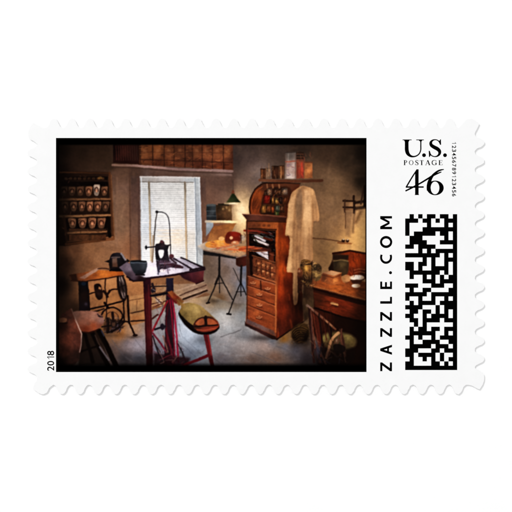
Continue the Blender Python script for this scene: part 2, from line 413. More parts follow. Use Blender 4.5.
    poly([(232.2, 193.6), (234.2, 193.6), (237, 197.6), (240.8, 202.4), (226.4, 202.4), (229.8, 197.8)], [(229, 202, (66, 70, 38)), (233, 196, (32, 40, 22)), (238, 202, (34, 38, 23)), (232, 200, (50, 58, 33))])
    line([(225, 203.5), (240.6, 203.5)], 1.5, [(225, 203, (150, 130, 100)), (234, 203, (244, 226, 184)), (240, 203, (196, 172, 132))])

    # bench by the window on iron stands
    item('printed_bench')
    poly([(202, 249.5), (219, 253.4), (236, 257), (236, 259), (216, 256), (203, 254.6)], (28, 26, 27), f=1.1)
    poly([(197.5, 246), (206, 241.5), (246, 247), (247.5, 254), (239, 257.4), (216, 252.8), (199, 249.4)], [(199, 246, (196, 186, 174)), (206, 247, (170, 148, 128)), (215, 250, (150, 126, 106)), (228, 251, (176, 138, 104)), (240, 253, (160, 128, 100)), (245, 248, (150, 96, 60))], tex=0.12, ts=4)
    line([(198.4, 249), (217, 252.6), (239.4, 257.2), (247, 254.6)], 1.2, (112, 92, 78), alpha=0.85)
    poly([(197, 246.4), (203, 249.6), (203, 257), (199.4, 254)], (156, 160, 164), f=1.4)
    blob([(206, 243), (214, 240.6), (225, 240), (229.6, 242), (229, 245.4), (217, 247.6), (207, 247)], [(208, 244, (206, 140, 62)), (220, 242, (230, 158, 70)), (227, 245, (196, 98, 34)), (214, 247, (170, 84, 32))])
    oval(221.5, 238.6, 3, 2, (222, 164, 104), alpha=0.9)
    blob([(226, 243), (226.4, 234), (231, 231.6), (240, 233), (241, 238), (238, 243)], [(228, 234, (92, 26, 16)), (234, 234, (142, 40, 24)), (238, 240, (100, 26, 16)), (228, 242, (70, 20, 12))])
    oval(231.4, 237.8, 1.6, 1.6, (226, 176, 132), alpha=0.9)
    oval(243, 238, 2.2, 2.8, (168, 150, 136), alpha=0.8)
    line([(241, 235), (241, 243)], 1, (60, 40, 34))
    oval(235.4, 243, 4, 2.2, (176, 104, 70))
    oval(234.6, 242.4, 1.6, 1, (230, 190, 154), alpha=0.7)
    for (a, b, c, w) in [((217, 248.6), (232, 245.4), (164, 84, 58), 1.8), ((222, 250), (238, 247), (176, 108, 76), 1.4), ((228, 249), (246, 251), (190, 92, 50), 1.5), ((238, 247), (247, 246.8), (176, 104, 58), 1.8), ((233, 252), (241, 251), (206, 152, 96), 1.4)]:
        line([a, b], w, c, alpha=0.9)
    poly([(236, 258), (246.6, 256), (246.6, 265.4), (240, 267), (236, 265)], [(238, 261, (50, 24, 18)), (244, 262, (70, 30, 22))])
    clutter([(205, 246), (212, 241), (246, 247), (246, 253), (238, 254), (212, 249)], 70, [(176, 92, 54), (140, 64, 40), (214, 156, 98), (110, 62, 44), (190, 160, 130), (76, 38, 28)], 5.5, 0.9, 0.6, 33, 0.15, 0.4)
    clutter([(239, 232), (247, 232), (247, 244), (239, 244)], 20, [(60, 40, 34), (180, 160, 140), (90, 60, 48)], 3, 0.9, 0.6, 34)
    spot(226, 245, 16, 5, (255, 206, 140), 0.22)
    item('printed_iron_stand')
    for pts, w in [([(219.4, 255), (219.2, 276)], 2.4), ([(219, 275), (211.5, 295), (207.6, 303)], 1.3), ([(219.4, 275), (229, 293), (232.6, 299.5)], 1.3), ([(219.2, 275), (219.6, 293)], 1.0), ([(215.5, 283.6), (223.4, 283.2)], 0.8),
                   ([(241.4, 266), (241, 284)], 2.3), ([(240.6, 283), (234, 299), (228.8, 313.4)], 1.3), ([(241.2, 283), (246.2, 295)], 1.3), ([(241, 284), (241, 296)], 1.2), ([(233.4, 268), (240.4, 283.6)], 0.7), ([(236.4, 292), (245, 291.6)], 0.8)]:
        line(pts, w * .8, (26, 22, 22), f=0.9)
    line([(206.6, 303.4), (209.4, 302.8)], 1.6, (24, 18, 17))
    line([(227.2, 313.8), (230.8, 314.4)], 1.7, (22, 20, 21))
    line([(215.4, 284), (219, 276)], 2.0, (30, 24, 23), f=1.2)

    # treadle machine at the left
    item('printed_machine')
    for pts, w in [([(80, 282), (81, 312)], 3.6), ([(87.6, 290), (88.6, 311)], 3.0)]:
        line(pts, w, (22, 13, 11))
    poly([(78.4, 281), (88, 281.4), (90, 312), (79.6, 313)], [(83, 284, (14, 16, 20)), (84, 296, (30, 18, 14)), (84, 308, (24, 17, 20)), (80, 290, (20, 12, 10))])
    oval(83.6, 283.6, 2.4, 2, (26, 38, 52), alpha=0.7)
    spot(86, 304, 1.6, 1.6, (70, 62, 76), 0.7)
    blob([(94.4, 284.6), (100, 284), (102, 289), (102.6, 297), (99.4, 300), (96.4, 298), (94.6, 291)], [(98, 286, (24, 15, 13)), (99, 293, (50, 28, 22)), (97, 297, (26, 15, 12))])
    poly([(98.8, 286.4), (101.4, 287.6), (101, 289.6), (98.4, 288.8)], (170, 124, 80))
    line([(105.6, 277), (105, 288), (106.6, 296), (106.6, 332)], 1.1, (38, 22, 16))
    line([(89, 294), (94, 292.6), (103, 291.6), (108, 293.4), (112, 289.6), (119, 289.4)], 1.4, (34, 20, 15), curve=True)
    line([(103.6, 291), (107.6, 296.6)], 2.2, (32, 19, 15))
    line([(109.4, 290.6), (106.6, 297)], 1.6, (36, 21, 16))
    line([(87, 309.6), (107, 305.4), (124, 300.6)], 1.7, (26, 16, 13))
    line([(87, 313), (97, 311), (104, 308.6)], 1.3, (24, 14, 12))
    line(ell(112, 320.5, 11.6, 13, 195, 345), 1.7, (30, 19, 16))
    line(ell(112, 320, 7, 8, 180, 360), 0.8, (40, 26, 20), alpha=0.6)
    line([(104.6, 303), (108.4, 308)], 2.4, (20, 12, 10))
    poly(smooth([(104, 322), (108, 319), (116, 319.6), (121, 322), (122.6, 327), (119, 331), (111, 332.6), (104, 331)]), [(108, 324, (70, 46, 32)), (114, 322, (54, 38, 34)), (116, 327, (58, 50, 60)), (108, 330, (36, 22, 17))], f=3, tex=0.5, ts=2.2, alpha=0.75)
    clutter([(102, 316), (122, 316), (125, 326), (120, 333), (102, 333)], 60, [(20, 13, 11), (24, 15, 13), (30, 20, 18), (96, 88, 104), (110, 74, 48)], 7, 1.2, 0.85, 15)
    line([(108, 318), (108.6, 332)], 1.6, (24, 15, 13))
    line([(102, 327), (113, 325), (123, 321.6)], 1.3, (24, 15, 13))
    line([(112, 332), (120, 326)], 1.4, (28, 18, 16))
    oval(113.6, 324, 3.4, 4.2, (30, 20, 18), alpha=0.8)
    oval(113.6, 324, 1.8, 2.4, (92, 66, 50), alpha=0.8)
    line([(112.6, 313), (113.4, 321)], 2.6, (36, 22, 18))
    line([(107, 333), (118, 329), (124, 322)], 1.2, (26, 17, 15))
    # flywheel and its leg
    oval(122, 286.6, 4.8, 14.6, (36, 25, 20), rot=-0.16)
    oval(122, 286.6, 2.7, 12, [(120, 278, (150, 136, 126)), (121, 288, (44, 32, 28)), (124, 296, (146, 130, 122))], rot=-0.16)
    line([(120.2, 276), (124, 297)], 0.9, (26, 18, 16))
    line([(119, 288), (125.4, 284.6)], 0.9, (28, 20, 18))
    line([(119.6, 282), (124.6, 292)], 0.8, (30, 22, 20))
    line([(118.6, 273.4), (118.2, 285), (121.6, 297)], 1.5, (24, 16, 14), curve=True)
    line([(123.6, 299), (124.2, 322)], 1.5, (24, 15, 13))
    line([(127.6, 296), (129, 323)], 2.0, (22, 14, 12))
    line([(126, 300), (126.6, 320)], 0.6, (120, 90, 64), alpha=0.5)
    line([(120, 320.6), (129, 322), (133.4, 332), (135, 335)], 1.7, (28, 17, 14))
    line([(120, 322), (123.4, 316)], 1.8, (26, 16, 14))
    oval(135.2, 335.2, 2.4, 1.2, (34, 22, 19))
    # its wooden top
    poly([(69, 274.8), (84, 272.4), (100, 270), (122.6, 271.4), (124, 275), (98, 279), (84, 281.2), (71, 280)], [(72, 277, (58, 32, 19)), (82, 277, (112, 66, 38)), (92, 276, (140, 80, 38)), (104, 273.4, (206, 124, 52)), (114, 272.6, (188, 106, 42)), (121, 274, (150, 80, 34))], tex=0.15, ts=8, tr=0.25)
    line([(71, 280.6), (86, 281.4), (100, 279.2), (124, 275.6)], 1.2, (44, 22, 13), alpha=0.9)
    poly([(70, 275), (76, 274), (78, 281), (72, 280.6)], (38, 21, 14), f=1.6, alpha=0.8)
    poly([(79.4, 277.8), (97, 268), (99.6, 268.4), (97, 271), (84.6, 279)], [(82, 278, (130, 98, 80)), (90, 273, (164, 130, 108)), (97, 269, (176, 142, 116))])
    line([(98, 268.8), (102, 268.2), (109, 269)], 0.9, (58, 34, 22), curve=True)
    # machine head
    blob([(109, 262), (110.6, 256), (113.6, 253.2), (121, 253), (124, 256), (127, 261.4), (127.6, 267), (126, 270.6), (112, 270.6), (109, 266)], [(112, 256, (34, 28, 30)), (118, 254, (44, 40, 44)), (123, 262, (24, 21, 24)), (118, 269, (20, 15, 15)), (111, 266, (30, 22, 20))], f=0.9)
    poly([(112.2, 258.6), (117, 258), (117.6, 267), (112.4, 267)], [(114, 260, (124, 102, 88)), (115, 265, (94, 66, 50))], f=1.2, alpha=0.9)
    line([(111.6, 257.6), (119.4, 257.2)], 0.8, (150, 134, 126), alpha=0.8)
    line([(121.4, 253.6), (125.6, 260)], 1.6, (170, 166, 168), f=1.2, alpha=0.85)
    poly([(104.6, 261.4), (109.4, 259.6), (109.6, 263)], (22, 17, 17))
    poly([(127, 258.6), (130.4, 261.2), (127, 263)], (20, 17, 19))
    line([(110, 270.4), (127, 270.8)], 1.6, (16, 11, 11))

    # centre table with its press
    item('printed_table')
    for (a, b, c, d, cols) in [(143.2, 150.8, 146.4, 153.2, [(145, 285, (48, 18, 24)), (148, 300, (78, 23, 25)), (150, 330, (80, 24, 26)), (149, 345, (58, 17, 20)), (150, 362, (30, 9, 10))]),
                               (166.4, 173.4, 164, 174.6, [(169, 284, (32, 28, 42)), (168, 300, (44, 22, 30)), (170, 325, (50, 24, 32)), (169, 345, (40, 17, 24)), (169, 362, (26, 10, 12))])]:
        poly([(a, 278), (b, 278), (d, 367), (c, 367)], cols, f=1.0, tex=0.25, ts=3, tr=6)
    line([(144, 282), (147.2, 365)], 1.0, (36, 12, 15), alpha=0.7)
    line([(148.4, 285), (150.6, 345)], 0.9, (108, 38, 38), alpha=0.6, f=1.4)
    line([(151, 286.6), (167, 286.2)], 1.1, (28, 18, 18))
    line([(151, 295.8), (167.6, 293)], 2.3, (22, 17, 20))
    line([(152.4, 284), (154.6, 291)], 2.4, (40, 26, 28))
    oval(152.6, 290.5, 1.7, 2.4, (36, 28, 34))
    line([(155, 297), (160, 302), (163, 306)], 1.0, (60, 48, 50), curve=True)
    line([(156, 300), (161, 304)], 1.4, (210, 196, 180), alpha=0.6)
    line([(153, 307), (163, 303)], 1.2, (96, 52, 34))
    line([(151.6, 319), (158, 314.6)], 1.6, (72, 34, 28))
    for pts, w, c in [([(167.6, 301), (160, 316), (152.6, 331)], 1.8, (128, 30, 38)), ([(153, 333), (161, 344), (166, 352)], 1.7, (104, 26, 42)), ([(153, 336), (157, 350), (161, 358)], 1.3, (30, 22, 26)),
                      ([(169.6, 300), (166.6, 318), (167, 345)], 0.9, (84, 22, 30)), ([(172.4, 300), (175.6, 325), (178.4, 362)], 1.9, (138, 28, 52)), ([(170, 300), (172.6, 325), (175.2, 360)], 1.5, (124, 24, 44)),
                      ([(166, 330), (171, 350), (174, 364)], 1.8, (92, 22, 34)), ([(178, 344), (182, 352), (186, 362)], 1.0, (36, 26, 30)), ([(181, 348), (183, 358)], 0.8, (44, 34, 38)), ([(163, 336), (168, 352)], 1.2, (122, 84, 70))]:
        line(pts, w, c, f=1.0, curve=True)
    line([(174.2, 308), (176.8, 340)], 0.9, (176, 60, 80), alpha=0.6)
    line([(155, 329.4), (165.4, 326.4)], 2.0, (30, 24, 30))
    oval(162.6, 327, 2.4, 3.2, (36, 28, 36))
    line([(156, 346), (160, 352)], 1.1, (46, 30, 34))
    poly([(154, 353), (190, 358), (188, 367), (154, 367)], [(158, 362, (26, 10, 12)), (170, 358, (48, 16, 22)), (180, 362, (36, 14, 18))], f=3, alpha=0.85, tex=0.5, ts=3)
    line([(160, 360), (172, 354)], 1.0, (128, 40, 52), alpha=0.6)
    line([(172, 362), (178, 356)], 1.0, (140, 96, 80), alpha=0.5)
    clutter(quad(151, 296, 184, 366), 60, [(26, 18, 22), (36, 24, 28), (96, 24, 38), (70, 18, 28), (130, 40, 56)], 12, 0.8, 0.3, 29, 1.3, 0.2)
    clutter(quad(152, 348, 184, 366), 40, [(16, 9, 10), (30, 16, 20), (96, 28, 40), (120, 92, 84), (50, 40, 50)], 9, 1.0, 0.7, 30)
    clutter(quad(152, 282, 167, 312), 26, [(30, 20, 20), (210, 190, 165), (90, 54, 36), (60, 40, 34)], 7, 0.9, 0.6, 31)
    # table top
    poly([(178, 273.4), (204, 268.4), (203.4, 280.4), (196, 283.4), (184, 279)], [(184, 276, (56, 26, 32)), (192, 275, (84, 38, 44)), (201, 274, (104, 48, 48)), (200, 281, (70, 28, 30)), (188, 280, (52, 22, 28))], tex=0.15, ts=3)
    line([(196, 283.6), (203.6, 280.8)], 1, (36, 14, 16))
    poly([(142.6, 262.6), (162, 259.6), (181, 257.6), (204.4, 267.6), (204, 270.4), (146, 278.6), (133, 280.6), (128, 276), (138, 268)],
         [(145, 266, (236, 238, 244)), (152, 270, (246, 246, 250)), (150, 275, (238, 236, 240)), (163, 268, (196, 190, 200)), (176, 262, (206, 206, 212)), (178, 268, (222, 218, 224)), (172, 272, (236, 232, 236)), (186, 266, (156, 150, 160)), (192, 268, (196, 190, 194)), (200, 268, (92, 74, 80)), (136, 277, (90, 80, 86))], f=1.0)
    line([(130, 279.8), (146, 278.6), (175, 274.6), (204.4, 269.2)], 2.0, (38, 18, 24))
    line([(181, 257.6), (204, 267.8)], 1.6, (30, 20, 24))
    line([(174, 258.6), (193, 269.6)], 1.8, (46, 32, 40))
    line([(182.4, 260), (199, 268.4)], 2.2, (160, 156, 164), alpha=0.7)
    line([(178, 259.4), (196, 269)], 1.4, (186, 184, 192), alpha=0.6)
    line([(190, 270), (204, 267.6)], 1.8, (34, 20, 24))
    poly([(119, 267), (127, 262), (134.6, 266), (138, 275), (145.6, 277.6), (145, 280.6), (133.6, 281.2), (127.4, 276.6)], [(123, 266, (96, 84, 90)), (129, 269, (118, 106, 112)), (134, 275, (84, 70, 76)), (140, 279, (34, 18, 20)), (128, 275, (56, 44, 48))], f=1.0)
    line([(127.2, 276.8), (133.4, 281.2), (145, 280.4)], 1.5, (26, 14, 17))
    item('printed_bowl')
    blob([(130, 262), (134, 260.6), (143, 260.6), (147, 262), (146.8, 268), (144.8, 273), (140, 274.8), (135, 273.6), (131.8, 268.4)], [(132, 263, (46, 48, 54)), (138, 267, (42, 44, 50)), (144, 266, (62, 66, 74)), (140, 273, (22, 22, 26))])
    oval(138.6, 261.4, 8, 1.2, (22, 22, 25))
    line([(131, 262.8), (146.4, 262.8)], 0.8, (120, 132, 146), alpha=0.65)
    line([(136, 274.6), (144, 274.8)], 1.8, (22, 16, 19))
    # the press on the table
    item('printed_press')
    line([(157.2, 211.8), (155.6, 222), (153.8, 245), (152.4, 262)], 1.1, (66, 60, 58), curve=True)
    line([(157.2, 212), (163, 212.4), (167, 215.6), (169.4, 223), (170.2, 240), (170.8, 256)], 0.9, (34, 32, 36), curve=True)
    oval(157, 211.8, 1.5, 1.4, (36, 34, 36))
    line([(153.4, 236), (152.2, 262)], 1.8, (150, 128, 104), alpha=0.8)
    line([(146.5, 247.4), (158, 246.6)], 1.4, (40, 36, 40))
    oval(146.2, 247.4, 1.1, 2.2, (22, 22, 26))
    blob([(155, 248), (156, 244), (159, 243.4), (161.4, 240.4), (164, 241.6), (165, 244.4), (168.8, 245), (168, 250), (168.6, 256), (170, 262), (172, 266), (164, 270), (158, 272), (156.6, 264), (155.4, 256)], [(158, 246, (30, 26, 32)), (162, 243, (52, 34, 40)), (166, 248, (28, 26, 32)), (157, 258, (26, 24, 30)), (167, 260, (34, 30, 36)), (160, 266, (44, 34, 44)), (166, 267, (52, 40, 50))], tex=0.35, ts=2.2)
    blob([(158.6, 250.2), (163.6, 250), (163.8, 254), (162.6, 257.4), (160.8, 258.2), (159, 255)], (226, 230, 234))
    line([(168, 245.2), (170.4, 244.8)], 1.4, (40, 34, 38))
    oval(161.8, 241.8, 1.5, 1.2, (86, 50, 56))
    blob([(157, 262), (165, 260), (174, 263), (182, 266), (183, 268), (176, 268), (166, 267), (158, 268)], [(160, 264, (58, 44, 56)), (172, 265, (70, 50, 62)), (180, 267, (52, 36, 44))], tex=0.4, ts=2)
    line([(166, 263), (182, 267.4)], 1.8, (64, 36, 46))
    line([(160, 264), (172, 262.6)], 0.9, (150, 140, 156), alpha=0.7)
    oval(171.6, 256.4, 2.4, 2.2, (84, 46, 52))
    line([(170, 258), (176, 263)], 2.0, (58, 36, 44))
    oval(162.6, 270.6, 3.0, 1.8, (236, 226, 234), alpha=0.9)
    line([(159, 266), (158.2, 274)], 1.8, (62, 58, 76), alpha=0.8)
    line([(167, 266), (168.4, 273)], 1.6, (92, 78, 96), alpha=0.7)

    clutter([(155, 258), (170, 258), (184, 267), (176, 270), (157, 272)], 45, [(24, 18, 24), (60, 40, 52), (120, 110, 130), (200, 196, 206), (90, 48, 58)], 5, 0.8, 0.65, 32)
    # seat with the long olive cushion
    item('printed_seat')
    line([(205.4, 331), (209, 350), (212.6, 367)], (5.2, 3.8), [(206, 336, (84, 26, 30)), (209, 350, (100, 30, 34)), (212, 364, (66, 16, 20))])
    line([(207.6, 334), (211.4, 355)], 0.9, (190, 70, 66), alpha=0.5)
    line([(184, 365), (196, 360.4), (208, 355.6)], 2.8, (96, 22, 32))
    blob([(178.6, 313), (182, 321), (190, 330), (200, 334.4), (212, 333.6), (219.4, 328), (216, 322), (200, 318), (186, 308)], (18, 11, 10), f=1.2)
    poly([(167.4, 292), (172, 290.6), (178, 296), (184, 302), (179, 306), (173, 300)], [(170, 293, (150, 88, 48)), (176, 297, (120, 52, 32)), (181, 302, (118, 82, 48))], f=1.2, tex=0.2, ts=3)
    line([(168, 295), (176, 303)], 1.6, (96, 26, 30))
    blob([(177, 299.4), (182, 303.4), (190, 302.8), (198, 304.6), (205, 309.4), (212, 315.6), (217.6, 321), (217, 326), (209, 328.6), (199, 328.6), (191, 324), (184, 318), (179.6, 312), (181, 306.6)],
         [(181, 303, (128, 98, 54)), (188, 308, (156, 136, 84)), (196, 310, (168, 148, 96)), (192, 317, (140, 121, 74)), (204, 315, (128, 108, 68)), (184, 315, (112, 96, 56)), (198, 325, (128, 106, 62)), (212, 320, (112, 86, 52))], f=1.0, tex=0.14, ts=4)
    blob([(193, 325), (197, 319.4), (204, 316.4), (212, 317), (218, 322), (218.6, 327), (212, 331), (203, 332), (196, 330)], [(198, 324, (60, 30, 20)), (206, 330, (118, 50, 36)), (215, 328, (128, 54, 34)), (206, 318, (46, 28, 20))])
    blob([(195.4, 323.8), (199, 319.6), (203.6, 318.4), (204, 324), (200, 325.6)], [(198, 322, (160, 94, 58)), (202, 322, (130, 72, 44))])
    blob([(207.4, 318.6), (212, 319), (216.4, 322.4), (216, 325), (208, 324.6)], [(209, 321, (140, 76, 46)), (214, 323, (156, 86, 52))])
    line([(205.6, 316.6), (206, 325)], 2.6, (30, 18, 15))
    line([(194, 326.6), (204, 326), (217.6, 325)], 1.4, (26, 14, 12))
    line([(197, 329.6), (206, 330), (216, 328)], 1.2, (176, 92, 62), alpha=0.6, curve=True)

    # left foreground stool and chair back
    item('printed_stool')
    for pts, w in [([(84, 330), (88, 345), (93, 362)], 3.6), ([(92, 332), (100, 350), (108, 365)], 4.4), ([(99, 331), (108, 348), (116, 366)], 5.2), ([(80, 352), (100, 345)], 2)]:
        line(pts, w, (15, 9, 8), f=1.2)
    poly([(80, 332), (100, 330), (110, 366), (78, 366)], (15, 9, 8), f=3, alpha=0.72)
    line([(95, 335), (99, 344), (104, 352)], 1.2, (74, 58, 50), alpha=0.8)
    line([(99.6, 347), (109, 360)], 1.4, (124, 122, 132), alpha=0.8)
    line([(101.4, 331), (104, 336)], 1.4, (62, 64, 82), alpha=0.8)
    blob([(72, 313.4), (78, 311), (90, 310.8), (97, 312), (102, 315.6), (104, 320), (102, 325.6), (96, 330), (88, 332.4), (81, 331), (76, 322)], [(76, 314, (104, 78, 68)), (86, 315, (140, 104, 88)), (94, 317, (164, 128, 110)), (101, 321, (138, 112, 106)), (94, 326, (158, 84, 50)), (86, 322, (140, 96, 78)), (86, 329, (110, 50, 28)), (100, 326, (120, 70, 52))], f=1.1, tex=0.1, ts=4)
    line([(81, 332), (90, 332.6), (98, 329.6)], 1.6, (46, 20, 13), alpha=0.8, curve=True)
    line([(97.6, 314), (100, 316.6), (102.4, 316.6)], 1.3, (56, 42, 44), alpha=0.9)
    oval(99.4, 316, 1.4, .9, (40, 30, 32), alpha=0.8)
    item('printed_chair_back')
    poly([(58, 322), (62, 314), (71, 308.6), (81, 332.6), (81.6, 346), (79, 360), (72, 367), (58, 367)], [(62, 326, (42, 20, 14)), (71, 316, (64, 36, 28)), (74, 325, (112, 60, 44)), (68, 340, (106, 54, 38)), (76, 342, (92, 50, 40)), (64, 352, (56, 28, 20)), (76, 356, (44, 26, 22)), (60, 362, (14, 8, 7))], f=1.2, tex=0.22, ts=3)
    line([(71.4, 309), (77, 323), (81.6, 334), (81, 346), (79.8, 352)], 1.1, [(72, 310, (90, 64, 54)), (80, 330, (190, 156, 142)), (81, 345, (140, 112, 104))])
    blob([(59, 319), (63, 317.6), (66.6, 319), (66, 322), (60, 323)], [(61, 320, (118, 76, 52)), (65, 320, (146, 98, 68))], alpha=0.85)
    line([(59, 323.4), (67, 322.8)], 1.2, (26, 13, 10), alpha=0.8)

    # tall cabinet
    item('printed_cabinet')
    poly([(276, 219), (288.6, 218), (290, 240), (296, 268), (304, 300), (303, 321), (276, 339), (274, 339), (274, 280)], [(279, 226, (112, 56, 26)), (280, 245, (160, 72, 26)), (286, 232, (96, 40, 20)), (281, 268, (172, 76, 26)), (288, 262, (60, 24, 14)), (280, 290, (158, 62, 22)), (289, 285, (84, 30, 15)), (292, 300, (64, 22, 13)), (282, 312, (124, 46, 20)), (290, 318, (76, 28, 16)), (301, 305, (32, 12, 9)), (280, 332, (78, 32, 20)), (296, 325, (40, 16, 11))], f=1.2, tex=0.16, ts=4, tr=3)
    spot(282, 272, 2.2, 14, (196, 92, 34), 0.35)
    poly([(246.4, 220), (278, 221), (279, 262), (276, 339), (245.4, 325), (247, 300)], [(250, 226, (104, 60, 36)), (270, 226, (146, 84, 42)), (277, 240, (168, 88, 38)), (277, 275, (148, 74, 34)), (248, 270, (60, 34, 24)), (262, 300, (148, 80, 44)), (250, 310, (120, 64, 38)), (272, 310, (128, 66, 36))], f=1.0, tex=0.15, ts=4)
    # open middle
    poly([(249, 229.6), (275.6, 230.6), (275.6, 264), (262, 262.6), (249, 258)], (20, 11, 9), f=1.2)
    line([(244.6, 230.6), (256, 231), (272, 234)], 2.0, [(246, 231, (130, 52, 34)), (258, 231, (116, 48, 32)), (270, 233, (60, 24, 18))])
    line([(246, 232.8), (260, 233.6)], 0.8, (196, 110, 80), alpha=0.5)
    for pts, w, c in [([(255.4, 236), (265, 241)], 2.0, (206, 212, 220)), ([(254.6, 239.6), (268, 245)], 2.2, (220, 222, 224)), ([(257, 235), (263, 237.4)], 1.2, (150, 162, 150)), ([(252, 236), (258, 243)], 1.2, (40, 44, 30)), ([(264, 238), (272, 240)], 2.0, (84, 36, 20)), ([(252, 246), (270, 249)], 1.2, (30, 26, 26))]:
        line(pts, w, c)
    line([(240, 249.6), (248, 247), (258, 248.4), (270, 250.4)], 3.0, [(241, 249, (170, 84, 46)), (252, 248, (140, 68, 42)), (268, 250, (76, 38, 28))])
    for a, b in [((240, 248), (254, 246.4)), ((244, 250.6), (262, 248)), ((250, 251), (266, 251.4))]:
        line([a, b], 0.8, (226, 130, 74), alpha=0.7)
    poly([(255.6, 252), (267.6, 251.6), (268.6, 259.6), (262, 256.4)], [(260, 253, (186, 192, 200)), (266, 256, (226, 230, 236))])
    rect(269, 252, 274, 262, (92, 44, 24), f=1.4)
    line([(252, 255.6), (262, 258.4), (275, 262.4)], 1.0, (130, 84, 52))
    clutter([(250, 231), (275, 232), (275, 261), (250, 257)], 55, [(16, 9, 8), (90, 40, 24), (130, 62, 34), (110, 116, 120), (60, 28, 18), (176, 180, 184)], 8, 0.9, 0.6, 25, 0.32, 0.3)
    # carved small drawers
    poly([(253, 256.6), (276, 264), (275.6, 283), (253.6, 275)], [(256, 262, (98, 56, 34)), (264, 266, (140, 86, 52)), (272, 272, (120, 68, 40)), (262, 276, (120, 68, 38)), (256, 272, (84, 48, 30))], tex=0.3, ts=2.6)
    for k in range(4):
        line([(256.6 + k * 4.6, 259.6 + k * 1.6), (256.8 + k * 4.6, 272.6 + k * 1.6)], 1.0, (58, 30, 18), alpha=0.75)
    line([(254, 266.6), (275.6, 273.4)], 0.9, (54, 28, 18), alpha=0.8)
    for k in range(4):
        for q in range(2):
            oval(258.6 + k * 4.5, 263.2 + k * 1.5 + q * 6.6, 1.1, 1.0, (206, 154, 104), alpha=0.8)
    line([(253, 274.6), (276, 282.6)], 1.3, (186, 120, 76), alpha=0.75)
    line([(250.6, 256), (251.4, 274)], 2.6, (26, 13, 10))
    clutter([(253, 257), (276, 264), (275.6, 282), (253.6, 275)], 90, [(56, 28, 18), (40, 20, 14), (188, 130, 84), (150, 92, 56), (100, 54, 32)], 3.4, 0.8, 0.6, 26)
    # drawer rows
    rows = [((247.4, 276), (275.4, 284.6)), ((247.4, 286), (275.4, 295.4)), ((247.2, 295.6), (275.2, 306.2)), ((247, 305.6), (275, 317)), ((246.8, 317.4), (274.6, 329.6))]
    for i in range(4):
        (a, b), (c, d) = rows[i], rows[i + 1]
        hi = [(170, 116, 84), (176, 108, 68), (178, 104, 62), (170, 96, 56)][i]
        poly([(a[0] + 1, a[1] + 1), (b[0] - 1.6, b[1] + 1), (d[0] - 1.6, d[1] - .6), (c[0] + 1, c[1] - .6)], [(a[0] + 3, a[1] + 4, (124, 66, 38)), (a[0] + 11, a[1] + 6, (172, 98, 54)), (b[0] - 4, b[1] + 4, (136, 70, 36)), (a[0] + 14, a[1] + 12, (122, 62, 34))], f=0.9, tex=0.16, ts=6, tr=.4, trot=.36)
        line([a, b], 1.0, hi, alpha=0.9)
        line([(a[0], a[1] - 1.1), (b[0], b[1] - 1.1)], 0.8, (56, 26, 16), alpha=0.85)
    line([(260.6, 281), (261, 290)], 1.2, (60, 28, 17))
    for x, y in [(253, 282.6), (267.6, 288.4), (259.4, 294.2), (259.6, 304.8), (259, 317)]:
        line(ell(x, y - .8, 2.6, 2, 20, 160), 0.9, (214, 164, 122), alpha=0.7)
        oval(x, y - .6, 1.1, .8, (206, 152, 110), alpha=0.6)
        line([(x - 3, y + 1.6), (x + 2.6, y + 2.4)], 0.8, (60, 28, 17), alpha=0.7)
    line([(276.2, 262), (275.6, 332)], 1.4, [(276, 265, (110, 56, 28)), (276, 300, (196, 122, 66)), (276, 325, (170, 104, 58))], alpha=0.85)
    line([(246.8, 222), (247.2, 320)], 1.4, (66, 38, 26), alpha=0.8)
    poly([(246.4, 318.6), (274, 331), (275.4, 336), (246, 323)], [(248, 321, (92, 72, 70)), (260, 326, (112, 90, 86)), (273, 333, (100, 70, 58))], tex=0.2, ts=2)
    poly([(244.6, 321), (246, 323.4), (275.6, 336.4), (276.6, 339.6), (272, 339.2), (245, 325.6)], [(247, 325, (46, 28, 28)), (262, 332, (66, 38, 36)), (274, 338, (40, 22, 18))])
    line([(276.6, 339.2), (303, 322)], 1.6, (36, 16, 11))
    clutter([(278, 222), (289, 222), (296, 268), (304, 300), (303, 321), (277, 338)], 110, [(190, 88, 32), (80, 30, 16), (120, 48, 22), (56, 22, 13)], 16, 1.4, 0.3, 27, 1.5, 0.12, f=1.6)
    clutter([(247, 286), (275, 296), (274, 329), (247, 317)], 80, [(186, 112, 62), (110, 56, 30), (90, 44, 25), (160, 92, 50)], 7, 0.8, 0.4, 28, 0.36, 0.15)
    # cornice and arched top
    arch = [(250.6, 216), (249.4, 208), (250.4, 199), (254, 191), (259.6, 185.6), (266, 183.2), (290, 182.6), (300, 184), (296, 196), (290, 222)]
    poly(smooth(arch[:7], False) + arch[7:], [(252, 205, (84, 40, 20)), (258, 195, (136, 70, 30)), (256, 212, (120, 60, 28)), (264, 187, (78, 46, 30)), (285, 186, (92, 56, 36)), (290, 205, (96, 48, 24)), (285, 195, (70, 38, 22))], f=1.0)
    poly(smooth([(262, 215), (261.4, 204), (263.6, 194), (269, 188), (280, 186.6), (291, 190), (288, 218)]), [(266, 196, (52, 28, 18)), (275, 200, (30, 17, 13)), (284, 196, (66, 38, 24)), (286, 210, (78, 38, 20)), (272, 212, (40, 21, 14))], f=1.6)
    line(smooth(arch[:7], False), 1.3, (36, 18, 12), alpha=0.9)
    line(smooth([(252.4, 214), (251.4, 206), (253, 198), (257, 191), (262, 187)], False), 0.9, (188, 108, 56), alpha=0.55)
    for x in (267, 272.6, 279):
        line([(x, 184.6), (x + .4, 187.6)], 1.6, (150, 112, 78), alpha=0.7)
    for y in (196.4, 204.6):
        line([(263, y), (288, y + 1)], 0.9, (82, 46, 28), alpha=0.8)
